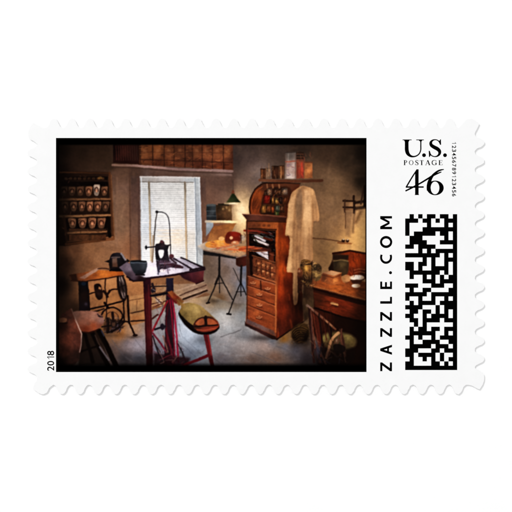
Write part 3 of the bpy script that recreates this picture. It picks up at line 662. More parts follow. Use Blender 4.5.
    jars = [(267.4, 188.6, 272, 195.6, (150, 122, 96)), (274, 188.8, 278, 195.6, (96, 62, 40)), (278.6, 190, 281.6, 195.6, (72, 46, 30)), (282, 188.4, 287.4, 194.6, (152, 130, 110)), (264.2, 191, 266.6, 195.8, (70, 44, 28)),
            (263.4, 195.4, 270, 203.6, (150, 38, 26)), (271.6, 197, 274.2, 203.8, (176, 126, 62)), (275.2, 198, 278, 204, (198, 158, 80)), (279, 197, 282.4, 204, (52, 36, 28)), (283.4, 196.6, 287.6, 204.4, (120, 66, 34)), (270.4, 196, 271.6, 203.4, (40, 22, 16)),
            (261.4, 205.2, 266, 212.6, (176, 126, 60)), (266.4, 205.4, 270.4, 212, (132, 76, 36)), (271.2, 206, 274, 212.8, (156, 80, 36)), (275.2, 205.4, 280, 211.4, (92, 98, 80)), (280.4, 205.6, 284, 212.6, (82, 50, 32)), (274.6, 211.2, 279, 215, (70, 96, 48))]
    for x0, y0, x1, y1, c in jars:
        rect(x0, y0, x1, y1, [(x0, y0 + 1, tuple(int(v * .4) for v in c)), (x0 + (x1 - x0) * .45, (y0 + y1) / 2, c), (x1, y1, tuple(int(v * .45) for v in c)), (x0, y1, tuple(int(v * .35) for v in c))], f=1.3, tex=0.35, ts=2.2)
        line([(x0 + .8, y0 + .3), (x1 - .8, y0 + .3)], 0.8, tuple(int(v * .4) for v in c), alpha=0.8)
        line([(x0 + (x1 - x0) * .4, y0 + 1.4), (x0 + (x1 - x0) * .4, y0 + 3.4)], 0.6, tuple(min(255, v + 70) for v in c), alpha=0.6)
    clutter([(262, 214), (262, 198), (268, 189), (280, 187), (289, 190), (287, 215)], 80, [(26, 14, 10), (20, 12, 10), (150, 96, 54), (190, 140, 80), (60, 32, 20), (96, 40, 24)], 4, 0.8, 0.6, 13)
    line([(262, 214.6), (284, 216)], 1.0, (140, 88, 54), alpha=0.6)
    clutter([(251, 214), (250, 204), (255, 192), (262, 187), (262, 214)], 40, [(150, 80, 36), (70, 34, 18), (110, 56, 26)], 8, 1.2, 0.4, 14, -1.3, 0.2)
    poly([(242, 214), (250, 214.6), (286.6, 217.4), (286, 221.4), (247, 220.4)], [(244, 215, (64, 38, 34)), (255, 216, (96, 58, 46)), (270, 218, (76, 42, 32)), (284, 220, (58, 30, 22))])
    line([(242.4, 214.2), (260, 214.8), (286, 217)], 0.8, (146, 98, 80), alpha=0.7)
    line([(247, 221), (286, 222)], 1.2, (40, 21, 15), alpha=0.8)
    for x in (254, 259, 264, 269):
        oval(x, 225.6, 1.6, 1.2, (84, 46, 26), alpha=0.6)
    line([(249, 228.6), (276, 229.6)], 1.2, (50, 25, 16))
    # jars on top
    item('printed_jars')
    line([(260, 180), (290, 181.4), (322, 180.6)], 2.8, [(262, 180, (104, 66, 46)), (285, 181, (92, 54, 36)), (316, 181, (78, 46, 30))])
    line([(262, 182.4), (300, 183.6)], 1.1, (40, 22, 15), alpha=0.8)
    for x0, y0, x1, y1, c in [(260.6, 169, 265.8, 178.8, (98, 58, 36)), (266, 168.4, 270.4, 178.8, (160, 126, 100)), (271.8, 166.4, 278.6, 178.8, (74, 42, 28)), (278.8, 166, 284, 178.8, (112, 70, 44))]:
        rect(x0, y0, x1, y1, [(x0, y0 + 4, tuple(int(v * .55) for v in c)), ((x0 + x1) / 2, y0 + 6, c), (x1, y1, tuple(int(v * .6) for v in c))], f=0.9, tex=0.2, ts=3)
        line([(x0 + .4, y0), (x1 - .4, y0)], 1.0, tuple(int(v * .5) for v in c))
    line([(268.8, 163.6), (269, 169)], 0.9, (120, 92, 72))
    line([(281, 167), (281, 178)], 1.2, (176, 124, 80), alpha=0.7)
    line([(262, 170), (262, 178)], 1.0, (140, 88, 54), alpha=0.7)
    poly([(285.4, 152.6), (295.8, 152), (296, 178.6), (285.4, 178.8)], [(290, 156, (92, 82, 76)), (288, 165, (150, 120, 108)), (293, 168, (182, 160, 152)), (290, 176, (188, 172, 162)), (295, 172, (150, 120, 108))])
    line([(285.4, 152.6), (296, 152.2)], 0.8, (60, 50, 44))
    line([(285.6, 161.6), (296, 161.4)], 1.2, (150, 84, 66))
    clutter(quad(286.4, 163, 295, 177.6), 34, [(120, 96, 104), (150, 110, 96), (204, 190, 180), (96, 78, 96), (170, 146, 138)], 4.5, 1.0, 0.6, 44, 0.0, 0.5)
    line([(286.2, 153), (286.2, 178)], 0.8, (90, 74, 64), alpha=0.6)
    line([(288.4, 154), (288.4, 161)], 0.8, (150, 140, 130), alpha=0.5)
    line([(295.4, 154), (295.4, 178)], 1.2, (96, 74, 62), alpha=0.6)
    poly([(296.4, 152), (303.6, 152.2), (304, 178.4), (296.6, 178.6)], [(300, 156, (72, 50, 38)), (299, 165, (140, 74, 52)), (302, 172, (146, 56, 40)), (298, 176, (120, 62, 44))])
    for y in (152.8, 155.6, 158.4):
        line([(296.8, y), (303.4, y)], 1.0, (30, 20, 15), alpha=0.8)
    line([(301.8, 163), (302, 176)], 1.2, (186, 62, 44), alpha=0.7)
    line([(297.8, 163), (297.8, 177)], 1.0, (90, 42, 30), alpha=0.7)
    poly([(304.4, 162), (312.4, 162.4), (312.6, 178.4), (304.4, 178.4)], [(306, 166, (132, 84, 52)), (309, 171, (180, 116, 68)), (312, 175, (118, 72, 44))], tex=0.15, ts=3)
    line([(304.6, 162.4), (312.2, 162.6)], 1.2, (88, 54, 36))

    # coat hanging on the cabinet
    item('printed_coat')
    poly([(287, 222), (292, 226), (298, 262), (303, 304), (297, 300), (290, 260)], (38, 18, 12), f=2, alpha=0.6, mark=False)
    poly(smooth([(303, 185.6), (309, 187.4), (314, 190.4), (316.4, 200), (319, 212), (319, 221.4), (313.6, 222), (312.8, 240), (313, 262), (311, 266), (303, 268), (300, 262), (299, 280), (297.6, 300), (296.4, 304.6), (293.4, 303), (292.6, 286), (293, 273.4), (286.8, 271.4), (288.6, 255), (289.4, 237), (285.2, 235), (286.6, 222), (288.4, 205), (291.4, 193.4), (297, 188.6)], n=4),
         [(293, 194, (150, 118, 82)), (303, 188, (150, 116, 80)), (310, 192, (178, 142, 100)), (291, 206, (178, 144, 102)), (298, 205, (122, 98, 70)), (306, 203, (202, 166, 120)), (312, 208, (156, 122, 84)), (317, 214, (160, 124, 84)),
          (288, 226, (196, 160, 112)), (293, 226, (130, 100, 70)), (299, 226, (158, 126, 88)), (306, 226, (186, 150, 104)), (311, 230, (142, 108, 72)), (291, 250, (184, 148, 104)), (296, 250, (120, 90, 60)), (303, 248, (168, 132, 90)), (310, 250, (146, 112, 74)), (290, 266, (192, 156, 110)), (296, 268, (146, 112, 76)), (304, 263, (140, 106, 70)), (295, 290, (170, 132, 88)), (296, 302, (140, 104, 68))],
         f=1.0, tex=0.12, ts=3, tr=5)
    blob([(297, 193), (301.6, 189.4), (302.6, 205), (301, 226), (298, 230), (296, 214)], [(299, 195, (124, 102, 78)), (300, 210, (108, 88, 66)), (299, 226, (126, 100, 72))], f=2.2, alpha=0.85, mark=False)
    poly([(303.6, 190), (309.6, 191), (311.4, 212), (311.8, 240), (311, 264), (304, 266), (302.4, 235)], [(306, 195, (186, 152, 112)), (307, 212, (204, 170, 126)), (306, 232, (184, 150, 108)), (307, 255, (160, 126, 88)), (310, 240, (142, 112, 78))], f=2.4, alpha=0.85, mark=False)
    poly([(291.4, 197), (295.4, 195), (294, 215), (292, 235), (286, 234)], [(292, 200, (182, 148, 108)), (290, 220, (204, 168, 122)), (289, 233, (186, 150, 106)), (293.6, 222, (146, 116, 82))], f=2, alpha=0.85, mark=False)
    poly([(314, 194), (316.6, 202), (318.6, 220), (314, 221)], [(315, 200, (150, 120, 86)), (317, 216, (168, 132, 92))], f=2, alpha=0.7, mark=False)
    for pts, w, c, al in [([(303, 186), (303.6, 205), (301, 228), (299.4, 262)], 1.2, (104, 78, 54), .75), ([(301.8, 188), (296, 200), (294.4, 222), (293.2, 245), (292.8, 270)], 1.6, (98, 72, 48), .75), ([(306, 190), (307, 210), (305.6, 240), (304.6, 262)], 1.6, (220, 186, 138), .5),
                          ([(289.8, 205), (287.6, 232)], 1.6, (220, 184, 134), .6), ([(312.4, 196), (313, 221), (312, 240)], 1.2, (92, 68, 46), .75), ([(296, 200), (298, 215)], 3, (112, 92, 68), .6), ([(291.6, 240), (289.8, 268)], 1.2, (222, 186, 138), .5),
                          ([(297.4, 226), (296.6, 262), (295.4, 300)], 1.0, (92, 64, 42), .75), ([(309, 228), (309.6, 262)], 1.0, (104, 78, 52), .6), ([(286, 235), (291.6, 237)], 0.9, (84, 58, 38), .8), ([(313.6, 222), (318.8, 221.6)], 1.0, (86, 60, 42), .8), ([(303.6, 228), (302.6, 262)], 0.8, (110, 84, 58), .6), ([(315.8, 204), (316.6, 220)], 0.8, (110, 82, 54), .6)]:
        line(pts, w * 1.3, c, f=1.8, alpha=al * .4, curve=True, mark=False)

    clutter(quad(261, 166, 284, 179), 40, [(50, 28, 19), (150, 100, 64), (90, 54, 34), (180, 140, 104)], 6, 0.8, 0.45, 45, 1.5, 0.2)
    clutter(quad(296, 152, 312, 178), 40, [(60, 36, 26), (170, 80, 54), (190, 120, 76), (110, 56, 40)], 6, 0.9, 0.4, 46, 1.5, 0.3)
    clutter([(288, 230), (293, 194), (303, 187), (315, 192), (318, 220), (312, 240), (312, 265), (298, 268), (296, 302), (288, 270)], 70, [(104, 78, 54), (214, 180, 132), (140, 108, 74)], 10, 2.0, 0.14, 42, 1.5, 0.3, f=2.4)
    # wall shelf with cups, right
    item('printed_wall_shelf')
    poly([(344, 200), (354, 200), (354, 210.4), (344, 210.4)], [(346, 203, (112, 84, 58)), (351, 206, (150, 114, 80)), (346, 209, (96, 66, 44))])
    for y in (200.8, 207.2):
        line([(343.4, y), (355, y + .4)], 1.8, (44, 27, 18))
    line([(345, 200), (344.8, 212)], 1.4, (60, 38, 26))
    line([(353.8, 196), (354, 213)], 2.0, (38, 22, 15))
    line([(355, 203), (366, 201)], 2.6, (38, 23, 16), f=1.4)
    line([(355, 208.6), (366, 207)], 3.4, (50, 33, 23), f=2, alpha=0.85)
    line([(361, 204), (363.4, 187)], 1.6, (56, 36, 25))
    line([(364.6, 186), (364.4, 206)], 2.0, (26, 16, 11))
    poly([(345, 211), (353, 212), (350, 237), (345.6, 236)], (104, 80, 56), f=3, alpha=0.5, mark=False)
    line([(345.6, 212), (345.4, 228)], 0.9, (74, 50, 32), alpha=0.7)
    line([(354.6, 212), (352.8, 232)], 2.2, (94, 70, 50), f=2, alpha=0.6)
    line([(361, 212), (356, 222)], 3.4, (86, 60, 40), f=3, alpha=0.6)
    item('printed_cup_shelf')
    line([(313, 238), (326, 239.4), (345, 242.2)], 0.9, (72, 46, 28), alpha=0.9)
    line([(338, 242.8), (351, 243.6)], 1.6, [(339, 243, (120, 78, 44)), (350, 243, (150, 98, 56))])
    oval(343.4, 240.6, 1.7, 1.7, (44, 26, 18))
    oval(347.4, 240.8, 1.7, 1.7, (56, 34, 24))
    oval(343.6, 239.4, 1.0, .6, (220, 190, 148))
    oval(347.6, 239.6, 1.0, .6, (214, 182, 140))

    # desk at the right
    item('printed_desk')
    poly([(304, 284), (366, 300), (366.5, 368), (340, 368), (310, 330)], [(318, 300, (58, 25, 15)), (340, 320, (32, 14, 10)), (362, 330, (20, 10, 8)), (330, 345, (24, 11, 9)), (325, 318, (60, 24, 14))], f=1.6)
    poly([(304, 279), (318, 276), (345, 277), (366, 282), (366, 299.6), (340, 293), (312, 285.6)], [(308, 282, (96, 60, 36)), (322, 283, (150, 82, 40)), (336, 287, (174, 96, 42)), (350, 291, (150, 80, 36)), (362, 288, (96, 50, 26)), (348, 283, (132, 72, 36)), (362, 296, (124, 66, 32))], tex=0.22, ts=6, tr=.35, trot=.28)
    line([(310, 285.4), (340, 293.6), (366, 300.2)], 1.6, (196, 118, 60), alpha=0.45)
    line([(309, 287.6), (340, 296), (366, 303)], 2.2, (34, 15, 10))
    poly([(313, 292), (340, 299.4), (366, 306), (366, 321.4), (342, 316), (315.4, 307)], [(317, 299, (80, 36, 20)), (330, 303, (118, 48, 23)), (345, 309, (112, 42, 20)), (360, 314, (78, 30, 16))], tex=0.22, ts=5, tr=.4, trot=.27)
    line([(315, 308), (342, 317), (366, 322.6)], 1.6, (20, 9, 7))
    line([(331.4, 303), (337.6, 304.8)], 2.2, (206, 156, 100))
    line([(332, 305), (338, 306.8)], 1.2, (50, 22, 14), alpha=0.8)
    # raised back of the desk with the pot
    poly([(333, 254), (350, 250.6), (366, 253), (366, 279), (348, 278), (333, 273)], [(336, 258, (66, 42, 26)), (350, 258, (126, 50, 20)), (357, 262, (172, 70, 24)), (363, 262, (128, 46, 18)), (356, 272, (110, 44, 20)), (364, 274, (48, 22, 14))], tex=0.12, ts=5)
    line([(333, 253.6), (350, 250.8), (366, 253.4)], 2.0, (48, 21, 14))
    blob([(333.4, 261), (340, 258.6), (347.6, 260), (348.6, 268), (346, 275), (338, 276), (333.6, 271)], [(335, 264, (50, 40, 27)), (342, 265, (92, 77, 48)), (347, 268, (58, 42, 27)), (340, 273, (64, 46, 28))], tex=0.2, ts=3)
    line([(333.4, 261), (341, 260), (348, 261)], 1.0, (150, 126, 82), alpha=0.7)
    rect(332.6, 255, 348.6, 259.4, (44, 28, 19), f=1.4)
    poly([(328.4, 268), (332.6, 260), (334, 272), (330, 274)], (36, 22, 15), f=1.4)
    for y in (269, 272):
        line([(354, y + 1.2), (359, y), (364.6, y + .6)], 0.8, (176, 110, 70), alpha=0.75, curve=True)
    item('printed_box')
    poly([(322.6, 273), (331, 270.6), (341.6, 273), (340.4, 283.6), (331, 285.4), (321, 281)], [(324, 277, (92, 52, 32)), (330, 280, (150, 84, 44)), (336, 280, (192, 110, 54)), (340, 278, (120, 62, 30))])
    poly([(322.6, 273), (331, 270.4), (341.6, 272.8), (334, 275.8)], [(326, 273, (150, 106, 74)), (334, 273, (190, 140, 98))])
    line([(322, 275), (333.4, 277.6), (341, 274.8)], 0.8, (74, 38, 22), alpha=0.8)
    spot(335, 280, 1.8, 2.6, (240, 160, 88), 0.5)
    item('printed_dish')
    oval(356.4, 278.6, 8, 3.2, (70, 40, 26))
    oval(356.6, 277.6, 7.6, 2.6, [(350, 277, (224, 200, 172)), (358, 277, (250, 240, 226)), (363, 278, (196, 160, 128))])
    oval(356.6, 282, 5.2, 2.2, (66, 36, 24))
    oval(356, 285.8, 4.4, 1.9, [(353, 286, (220, 202, 180)), (359, 286, (176, 146, 116))])
    blob([(341.6, 277), (346, 274.6), (350, 276), (350, 281), (345, 283), (342, 281)], [(344, 278, (150, 106, 66)), (348, 279, (196, 140, 92))], alpha=0.85)
    # lamp and bottles at the near end of the desk
    item('printed_bottles')
    blob([(301, 262), (306, 259.4), (311, 262), (312, 270), (312, 282), (306, 287), (301, 280)], [(303, 265, (60, 42, 26)), (306, 268, (176, 120, 54)), (309, 272, (110, 76, 42)), (304, 280, (48, 28, 18)), (310, 281, (76, 50, 30))], tex=0.4, ts=2.4)
    spot(306, 268, 1.6, 3.4, (232, 176, 92), 0.8)
    line([(301, 265), (312, 264)], 1.2, (34, 22, 15))
    line([(312, 262), (311.6, 280)], 1.2, (44, 28, 18))
    blob([(312.6, 266), (318, 263.6), (321.6, 268), (320.6, 279), (315, 281), (312.4, 276)], [(315, 268, (70, 54, 34)), (317, 274, (134, 106, 62)), (319, 270, (60, 42, 27)), (315, 279, (84, 60, 36))], tex=0.45, ts=2.2)
    oval(316.6, 275, 1.5, 2.2, (160, 126, 76), alpha=0.7)
    line([(300, 270), (299, 292)], 3.0, (40, 22, 15), f=1.6)
    blob([(297.6, 270), (301.6, 269), (302.6, 276), (302, 291), (298.6, 291)], [(299, 272, (110, 62, 36)), (301, 280, (52, 26, 17))], tex=0.4, ts=2)
    spot(299.4, 271, 1.3, 1.1, (190, 150, 116), 0.7)
    poly([(304, 284), (313, 287), (314, 306), (309, 318), (304, 322), (302, 300)], [(306, 292, (64, 40, 26)), (310, 305, (92, 68, 44)), (305, 318, (60, 40, 26))], f=1.6, tex=0.25, ts=4)

    clutter([(300, 260), (312, 260), (321, 266), (320, 281), (312, 287), (301, 288)], 70, [(30, 19, 13), (24, 15, 11), (196, 146, 76), (130, 96, 54), (80, 54, 32), (220, 176, 110)], 4.5, 0.9, 0.65, 19)
    clutter(quad(302, 284, 314, 322), 24, [(40, 25, 17), (110, 82, 54), (70, 46, 30)], 9, 1.2, 0.45, 20, 1.5, 0.2)
    clutter([(322, 276), (341, 276), (340, 284), (331, 285), (321, 281)], 24, [(90, 48, 28), (214, 140, 76), (130, 70, 38)], 4, 0.9, 0.4, 21)
    clutter([(309, 283), (345, 280), (366, 284), (366, 299), (340, 293)], 60, [(90, 46, 24), (200, 124, 62), (60, 30, 18), (160, 92, 44)], 9, 0.9, 0.4, 22, 0.27, 0.15)
    clutter([(315, 294), (366, 307), (366, 321), (342, 316), (316, 307)], 50, [(60, 24, 13), (140, 60, 28), (40, 17, 10)], 10, 1.0, 0.4, 23, 0.27, 0.12)
    clutter([(349, 252), (366, 254), (366, 278), (349, 277)], 40, [(190, 84, 32), (90, 34, 16), (60, 24, 13)], 8, 1.4, 0.35, 24, 1.4, 0.3)

    # basket on the floor
    item('printed_basket')
    blob([(291.4, 334), (294, 327), (300, 323.6), (307, 325), (309.6, 333), (306, 341), (300, 343.6), (293.6, 340.6)], [(295, 330, (58, 38, 20)), (301, 327, (84, 58, 28)), (302, 335, (44, 28, 16)), (306, 339, (24, 14, 10)), (295, 339, (26, 15, 10))], f=2.0)
    for k in range(6):
        line(ell(300.8 + k * .3, 333 + k * 1.6, 8.4 - k * .7, 6.2 - k * .5, 200, 318 - 6 * k), 0.8, (158 - 16 * k, 110 - 12 * k, 50 - 6 * k), alpha=0.45)
        line(ell(300.8 + k * .3, 333.9 + k * 1.6, 8.2 - k * .7, 6 - k * .5, 195, 330), 0.8, (20, 11, 8), alpha=0.8)
    clutter(quad(291, 324, 310, 344), 40, [(20, 11, 8), (120, 84, 40), (34, 20, 12)], 5, 0.8, 0.6, 16, 0.2, 0.5)
    spot(306, 339, 5, 6, (14, 8, 6), 0.7)
    # spindle chair at the right
    item('printed_spindle_chair')
    blob([(321, 338), (327, 333), (338, 332), (350, 334.4), (356, 340), (354, 347), (342, 351), (328, 349)], [(324, 337, (122, 106, 60)), (336, 340, (74, 58, 34)), (348, 338, (128, 110, 62)), (354, 343, (92, 74, 42)), (340, 348, (44, 32, 20)), (328, 346, (70, 52, 30))], f=3.2, tex=0.2, ts=3)
    blob([(318, 348), (340, 351), (354, 348), (350, 364), (320, 366)], (20, 11, 9), f=3, alpha=0.8)
    for pts, w, c in [([(309, 307), (311.4, 335), (314, 362)], 2.4, (44, 23, 20)), ([(313, 311), (317, 335), (321, 356)], 1.6, (92, 40, 26)), ([(316.4, 313), (320.6, 345)], 2.6, (74, 28, 18)), ([(320.6, 316), (322, 345)], 1.4, (40, 19, 14)), ([(326, 320), (330, 336)], 1.4, (34, 17, 13)), ([(331, 326), (331, 336)], 2.0, (24, 14, 13)),
                      ([(314, 344), (320, 362)], 2.8, (52, 30, 26)), ([(340, 330), (343, 340), (345, 356)], 2.4, (66, 38, 28)), ([(337, 345), (341, 356)], 2, (44, 26, 20))]:
        line(pts, w, c, f=1.1)
    line([(310.6, 308), (312.6, 340)], 0.8, (120, 84, 72), alpha=0.6)
    line([(307, 305.4), (311, 308.6), (322, 317), (335.6, 329.4)], (2.6, 1.6), [(308, 306, (158, 122, 104)), (318, 314, (104, 62, 46)), (330, 324, (170, 116, 82)), (335, 329, (120, 72, 48))])
    line([(308, 307.6), (334, 331)], 0.9, (30, 15, 11), alpha=0.7)
    line([(326, 358), (329.6, 346), (333, 338), (338.4, 333)], (2.2, 2.9), [(327, 356, (84, 56, 42)), (331, 342, (170, 122, 84)), (337, 334, (196, 146, 100))], curve=True)
    line([(328, 357), (331.6, 346), (335, 339)], 0.8, (74, 42, 28), alpha=0.7, curve=True)
    for pts, w, c in [([(311, 309), (315, 348)], 1.0, (110, 62, 46)), ([(319, 314), (323.4, 352)], 1.2, (30, 15, 12)), ([(323.6, 318), (326.4, 340)], 1.0, (70, 32, 22)), ([(328.4, 322.6), (330.6, 338)], 0.9, (60, 28, 20)), ([(318, 346), (326, 364)], 1.6, (64, 40, 34)), ([(322, 344), (318, 362)], 1.4, (34, 22, 24)), ([(341.6, 329), (341, 338), (343, 350)], 1.2, (110, 66, 48))]:
        line(pts, w, c, f=1.0)
    line([(334, 344), (337.6, 339.4), (341, 341.6), (342.4, 348)], 1.3, (92, 56, 40), curve=True)
    clutter(quad(310, 340, 348, 364), 60, [(20, 11, 9), (26, 15, 13), (84, 50, 38), (60, 60, 78), (120, 84, 62)], 9, 1.0, 0.6, 17, 1.3, 0.5)
    clutter(quad(308, 308, 334, 345), 26, [(24, 12, 9), (86, 36, 24), (50, 22, 16)], 14, 0.9, 0.5, 18, 1.42, 0.12)
    spot(318, 351, 2.4, 5, (74, 82, 108), 0.5)
    spot(337, 341, 1.4, 1.8, (220, 190, 152), 0.55)
    line([(338.8, 336), (336, 350)], 1.4, (96, 60, 44))
    blob([(333, 346), (338, 344), (345, 347), (344, 352), (336, 353)], (22, 14, 12), alpha=0.9)

    for x, y, rx, ry, al in [(297, 305, 7, 24, .5), (352, 322, 22, 14, .45), (362, 300, 8, 30, .35), (318, 300, 10, 10, .25), (300, 330, 8, 8, .25), (340, 355, 24, 12, .5), (306, 300, 5, 24, .3), (78, 345, 16, 18, .2), (64, 300, 10, 40, .35)]:
        spot(x, y, rx, ry, (14, 7, 5), al)
    # the print's own grain, its dark rim and black border
    item('printed_picture')
    def blur(a, sg):
        fy, fx = np.fft.fftfreq(NY * 2)[:, None], np.fft.fftfreq(NX * 2)[None, :]
        k = np.exp(-2 * (math.pi * sg * RES) ** 2 * (fx * fx + fy * fy))
        out = np.empty_like(a)
        for q in range(3):
            big = np.pad(a[..., q], ((0, NY), (0, NX)), 'symmetric')
            out[..., q] = np.fft.ifft2(np.fft.fft2(big) * k).real[:NY, :NX]
        return out

    for nm, tint in (('printed_picture', (1.03, 1.02, 1.07)), ('printed_floor', (1.03, 1.045, 1.08)), ('printed_coat', (1.04, 0.99, 0.98)), ('printed_window', (1.02, 1.035, 1.05)), ('printed_stool', (0.9, 0.84, 0.82)), ('printed_seat', (0.97, 0.94, 0.93)), ('printed_cabinet', (0.95, 0.88, 0.86)), ('printed_machine', (0.92, 0.88, 0.88)), ('printed_desk', (0.95, 0.9, 0.88)), ('printed_table', (0.96, 0.95, 1.0)), ('printed_rack', (1.1, 1.08, 1.06)), ('printed_shelf', (1.0, 0.97, 1.05))):
        IMG[IDS == ITEMS.index(nm)] *= np.array(tint)
    # edges wander a little, as in the soft enlargement the stamp was printed from
    wx = 0.16 * vnoise(1.8, 1.8, 201) + 0.22 * vnoise(6, 6, 202)
    wy = 0.16 * vnoise(1.8, 1.8, 203) + 0.22 * vnoise(6, 6, 204)
    fi = np.clip((GX + wx - PX0) * RES, 0, NX - 1.001)
    fj = np.clip((GY + wy - PY0) * RES, 0, NY - 1.001)
    i0, j0 = fi.astype(int), fj.astype(int)
    u, v = (fi - i0)[..., None], (fj - j0)[..., None]
    IMG = (IMG[j0, i0] * (1 - u) + IMG[j0, i0 + 1] * u) * (1 - v) + (IMG[j0 + 1, i0] * (1 - u) + IMG[j0 + 1, i0 + 1] * u) * v
    IDS[:] = IDS[np.round(fj).astype(int), np.round(fi).astype(int)]
    # small broken tone everywhere: scuffs, dents and grain of the old room
    d1 = fbm(1.7, 310, 2, rot=0.6)
    d2 = vnoise(3.0, 1.1, 320, rot=0.3)
    d3 = vnoise(1.2, 3.4, 330, rot=0.2)
    IMG *= (1 + 0.05 * d1 + 0.03 * d2 + 0.02 * d3)[..., None]
    IMG = np.clip(IMG, 0, 1)
    IMG = blur(IMG, 0.27)
    IMG = IMG + (0.16 * np.clip(blur(np.clip(IMG - 0.45, 0, 1), 6), 0, 1) + 0.07 * np.clip(blur(np.clip(IMG - 0.45, 0, 1), 20), 0, 1)) * (1 - IMG)
    IMG = IMG + 0.25 * (IMG - blur(IMG, 1.8)) + 0.08 * (IMG - blur(IMG, 10)) * np.clip(IMG * 4, 0, 1)
    IMG *= (1 + 0.03 * fbm(3.2, 77, 3, rot=0.9) + 0.06 * fbm(22, 91, 2, rot=0.5))[..., None]
    IMG *= (1 + 0.012 * np.random.default_rng(3).normal(size=IMG.shape[:2]))[..., None]

    def ramp(v, a, b):
        t = np.clip((v - a) / (b - a), 0, 1)
        return t * t * (3 - 2 * t)
    rim = ramp(GX, 57, 72) * 0.55 + 0.45 * ramp(GX, 57.6, 60)
    rim *= 0.30 * ramp(GY, 370, 345) + 0.70 * ramp(GY, 367, 361.5)
    rim *= 0.25 * ramp(GY, 140, 168) + 0.75
    rim *= 0.3 * ramp(GX, 367, 352) + 0.7
    IMG = np.clip(IMG, 0, 1)
    lum = (IMG @ np.array([0.3, 0.59, 0.11]))[..., None]
    IMG = lum + (IMG - lum) * 0.97
    IMG = np.clip(IMG, 0, 1)
    IMG = 0.72 * IMG + 0.28 * (IMG * IMG * (3 - 2 * IMG)) * 1.04
    IMG *= rim[..., None] * np.array([1.02, 0.985, 0.965])
    soft = np.minimum(np.minimum(ramp(GX, 57.8, 59.4), ramp(GX, 365.9, 364.9)), np.minimum(ramp(GY, 143.8, 146), ramp(GY, 367, 365)))
    IMG *= soft[..., None]
    IDS[soft < 0.5] = 0
    IMG = np.clip(IMG, 0, 1)


paint_room()


# ---------------------------------------------------------------- materials
def mat(name):
    m = bpy.data.materials.new(name)
    m.use_nodes = True
    nt = m.node_tree
    b = nt.nodes['Principled BSDF']
    return m, nt, b


def white_material(name, lo, hi, rough, bump, scale, warm=0.0):
    m, nt, b = mat(name)
    tc = nt.nodes.new('ShaderNodeTexCoord')
    n1 = nt.nodes.new('ShaderNodeTexNoise')
    n1.inputs['Scale'].default_value = scale
    n1.inputs['Detail'].default_value = 6
    n1.inputs['Roughness'].default_value = 0.62
    nt.links.new(tc.outputs['Object'], n1.inputs['Vector'])
    r = nt.nodes.new('ShaderNodeValToRGB')
    r.color_ramp.elements[0].position, r.color_ramp.elements[1].position = 0.3, 0.7
    r.color_ramp.elements[0].color = (lo, lo, lo * (1 - warm), 1)
    r.color_ramp.elements[1].color = (hi, hi, hi * (1 - warm), 1)
    nt.links.new(n1.outputs['Fac'], r.inputs['Fac'])
    nt.links.new(r.outputs['Color'], b.inputs['Base Color'])
    n2 = nt.nodes.new('ShaderNodeTexNoise')
    n2.inputs['Scale'].default_value = 42
    n2.inputs['Detail'].default_value = 4
    nt.links.new(tc.outputs['Object'], n2.inputs['Vector'])
    bp = nt.nodes.new('ShaderNodeBump')
    bp.inputs['Strength'].default_value = bump
    bp.inputs['Distance'].default_value = 0.004
    nt.links.new(n2.outputs['Fac'], bp.inputs['Height'])
    nt.links.new(bp.outputs['Normal'], b.inputs['Normal'])
    b.inputs['Roughness'].default_value = rough
    b.inputs['Specular IOR Level'].default_value = 0.12
    return m


M_SURFACE = white_material('white_card', 0.832, 0.846, 0.8, 0.05, 1.2)
M_PAPER = white_material('stamp_paper', 0.780, 0.797, 0.7, 0.10, 9.0)

M_INK, nt, b = mat('black_ink')
n = nt.nodes.new('ShaderNodeTexNoise')
n.inputs['Scale'].default_value = 60
r = nt.nodes.new('ShaderNodeValToRGB')
r.color_ramp.elements[0].color = (0.0002, 0.0002, 0.0002, 1)
r.color_ramp.elements[1].color = (0.0012, 0.0012, 0.0012, 1)
nt.links.new(n.outputs['Fac'], r.inputs['Fac'])
nt.links.new(r.outputs['Color'], b.inputs['Base Color'])
b.inputs['Roughness'].default_value = 0.75
b.inputs['Specular IOR Level'].default_value = 0.0

M_PRINT, nt, b = mat('printed_ink')
a = nt.nodes.new('ShaderNodeVertexColor')
a.layer_name = 'ink'
nt.links.new(a.outputs['Color'], b.inputs['Base Color'])
b.inputs['Roughness'].default_value = 0.6
b.inputs['Specular IOR Level'].default_value = 0.0


def link(name, me, m, parent=None):
    o = bpy.data.objects.new(name, me)
    C.objects.link(o)
    if m:
        me.materials.append(m)
    o.parent = parent
    return o


# ---------------------------------------------------------------- the surface it lies on
me = bpy.data.meshes.new('surface')
me.from_pydata([(-300, -300, 0), (300, -300, 0), (300, 300, 0), (-300, 300, 0)], [], [(0, 1, 2, 3)])
surface = link('surface', me, M_SURFACE)
surface['kind'] = 'structure'

# ---------------------------------------------------------------- the stamp
stamp = bpy.data.objects.new('postage_stamp', None)
stamp.empty_display_size = 0.5
C.objects.link(stamp)
stamp['label'] = 'white perforated U.S. 46 postage stamp printed with a picture of an old dim workshop'
stamp['category'] = 'postage stamp'


def edge(notches, tip, notch, along_x):
    """perforated edge through the notch positions; tip and notch are the other coordinate"""
    pts = []
    for i in range(len(notches) - 1):
        a, b = notches[i], notches[i + 1]
        m = 28
        for k in range(m):
            t = k / m
            s = 0.5 - 0.5 * math.cos(2 * math.pi * t)
            u = a + (b - a) * (t + 0.026 * math.sin(4 * math.pi * t))
            v = notch + (tip - notch) * s
            pts.append((u, v) if along_x else (v, u))
    pts.append((notches[-1], notch) if along_x else (notch, notches[-1]))
    return pts


def curve_pts(pts, n=5):
    return smooth(pts, False, n)


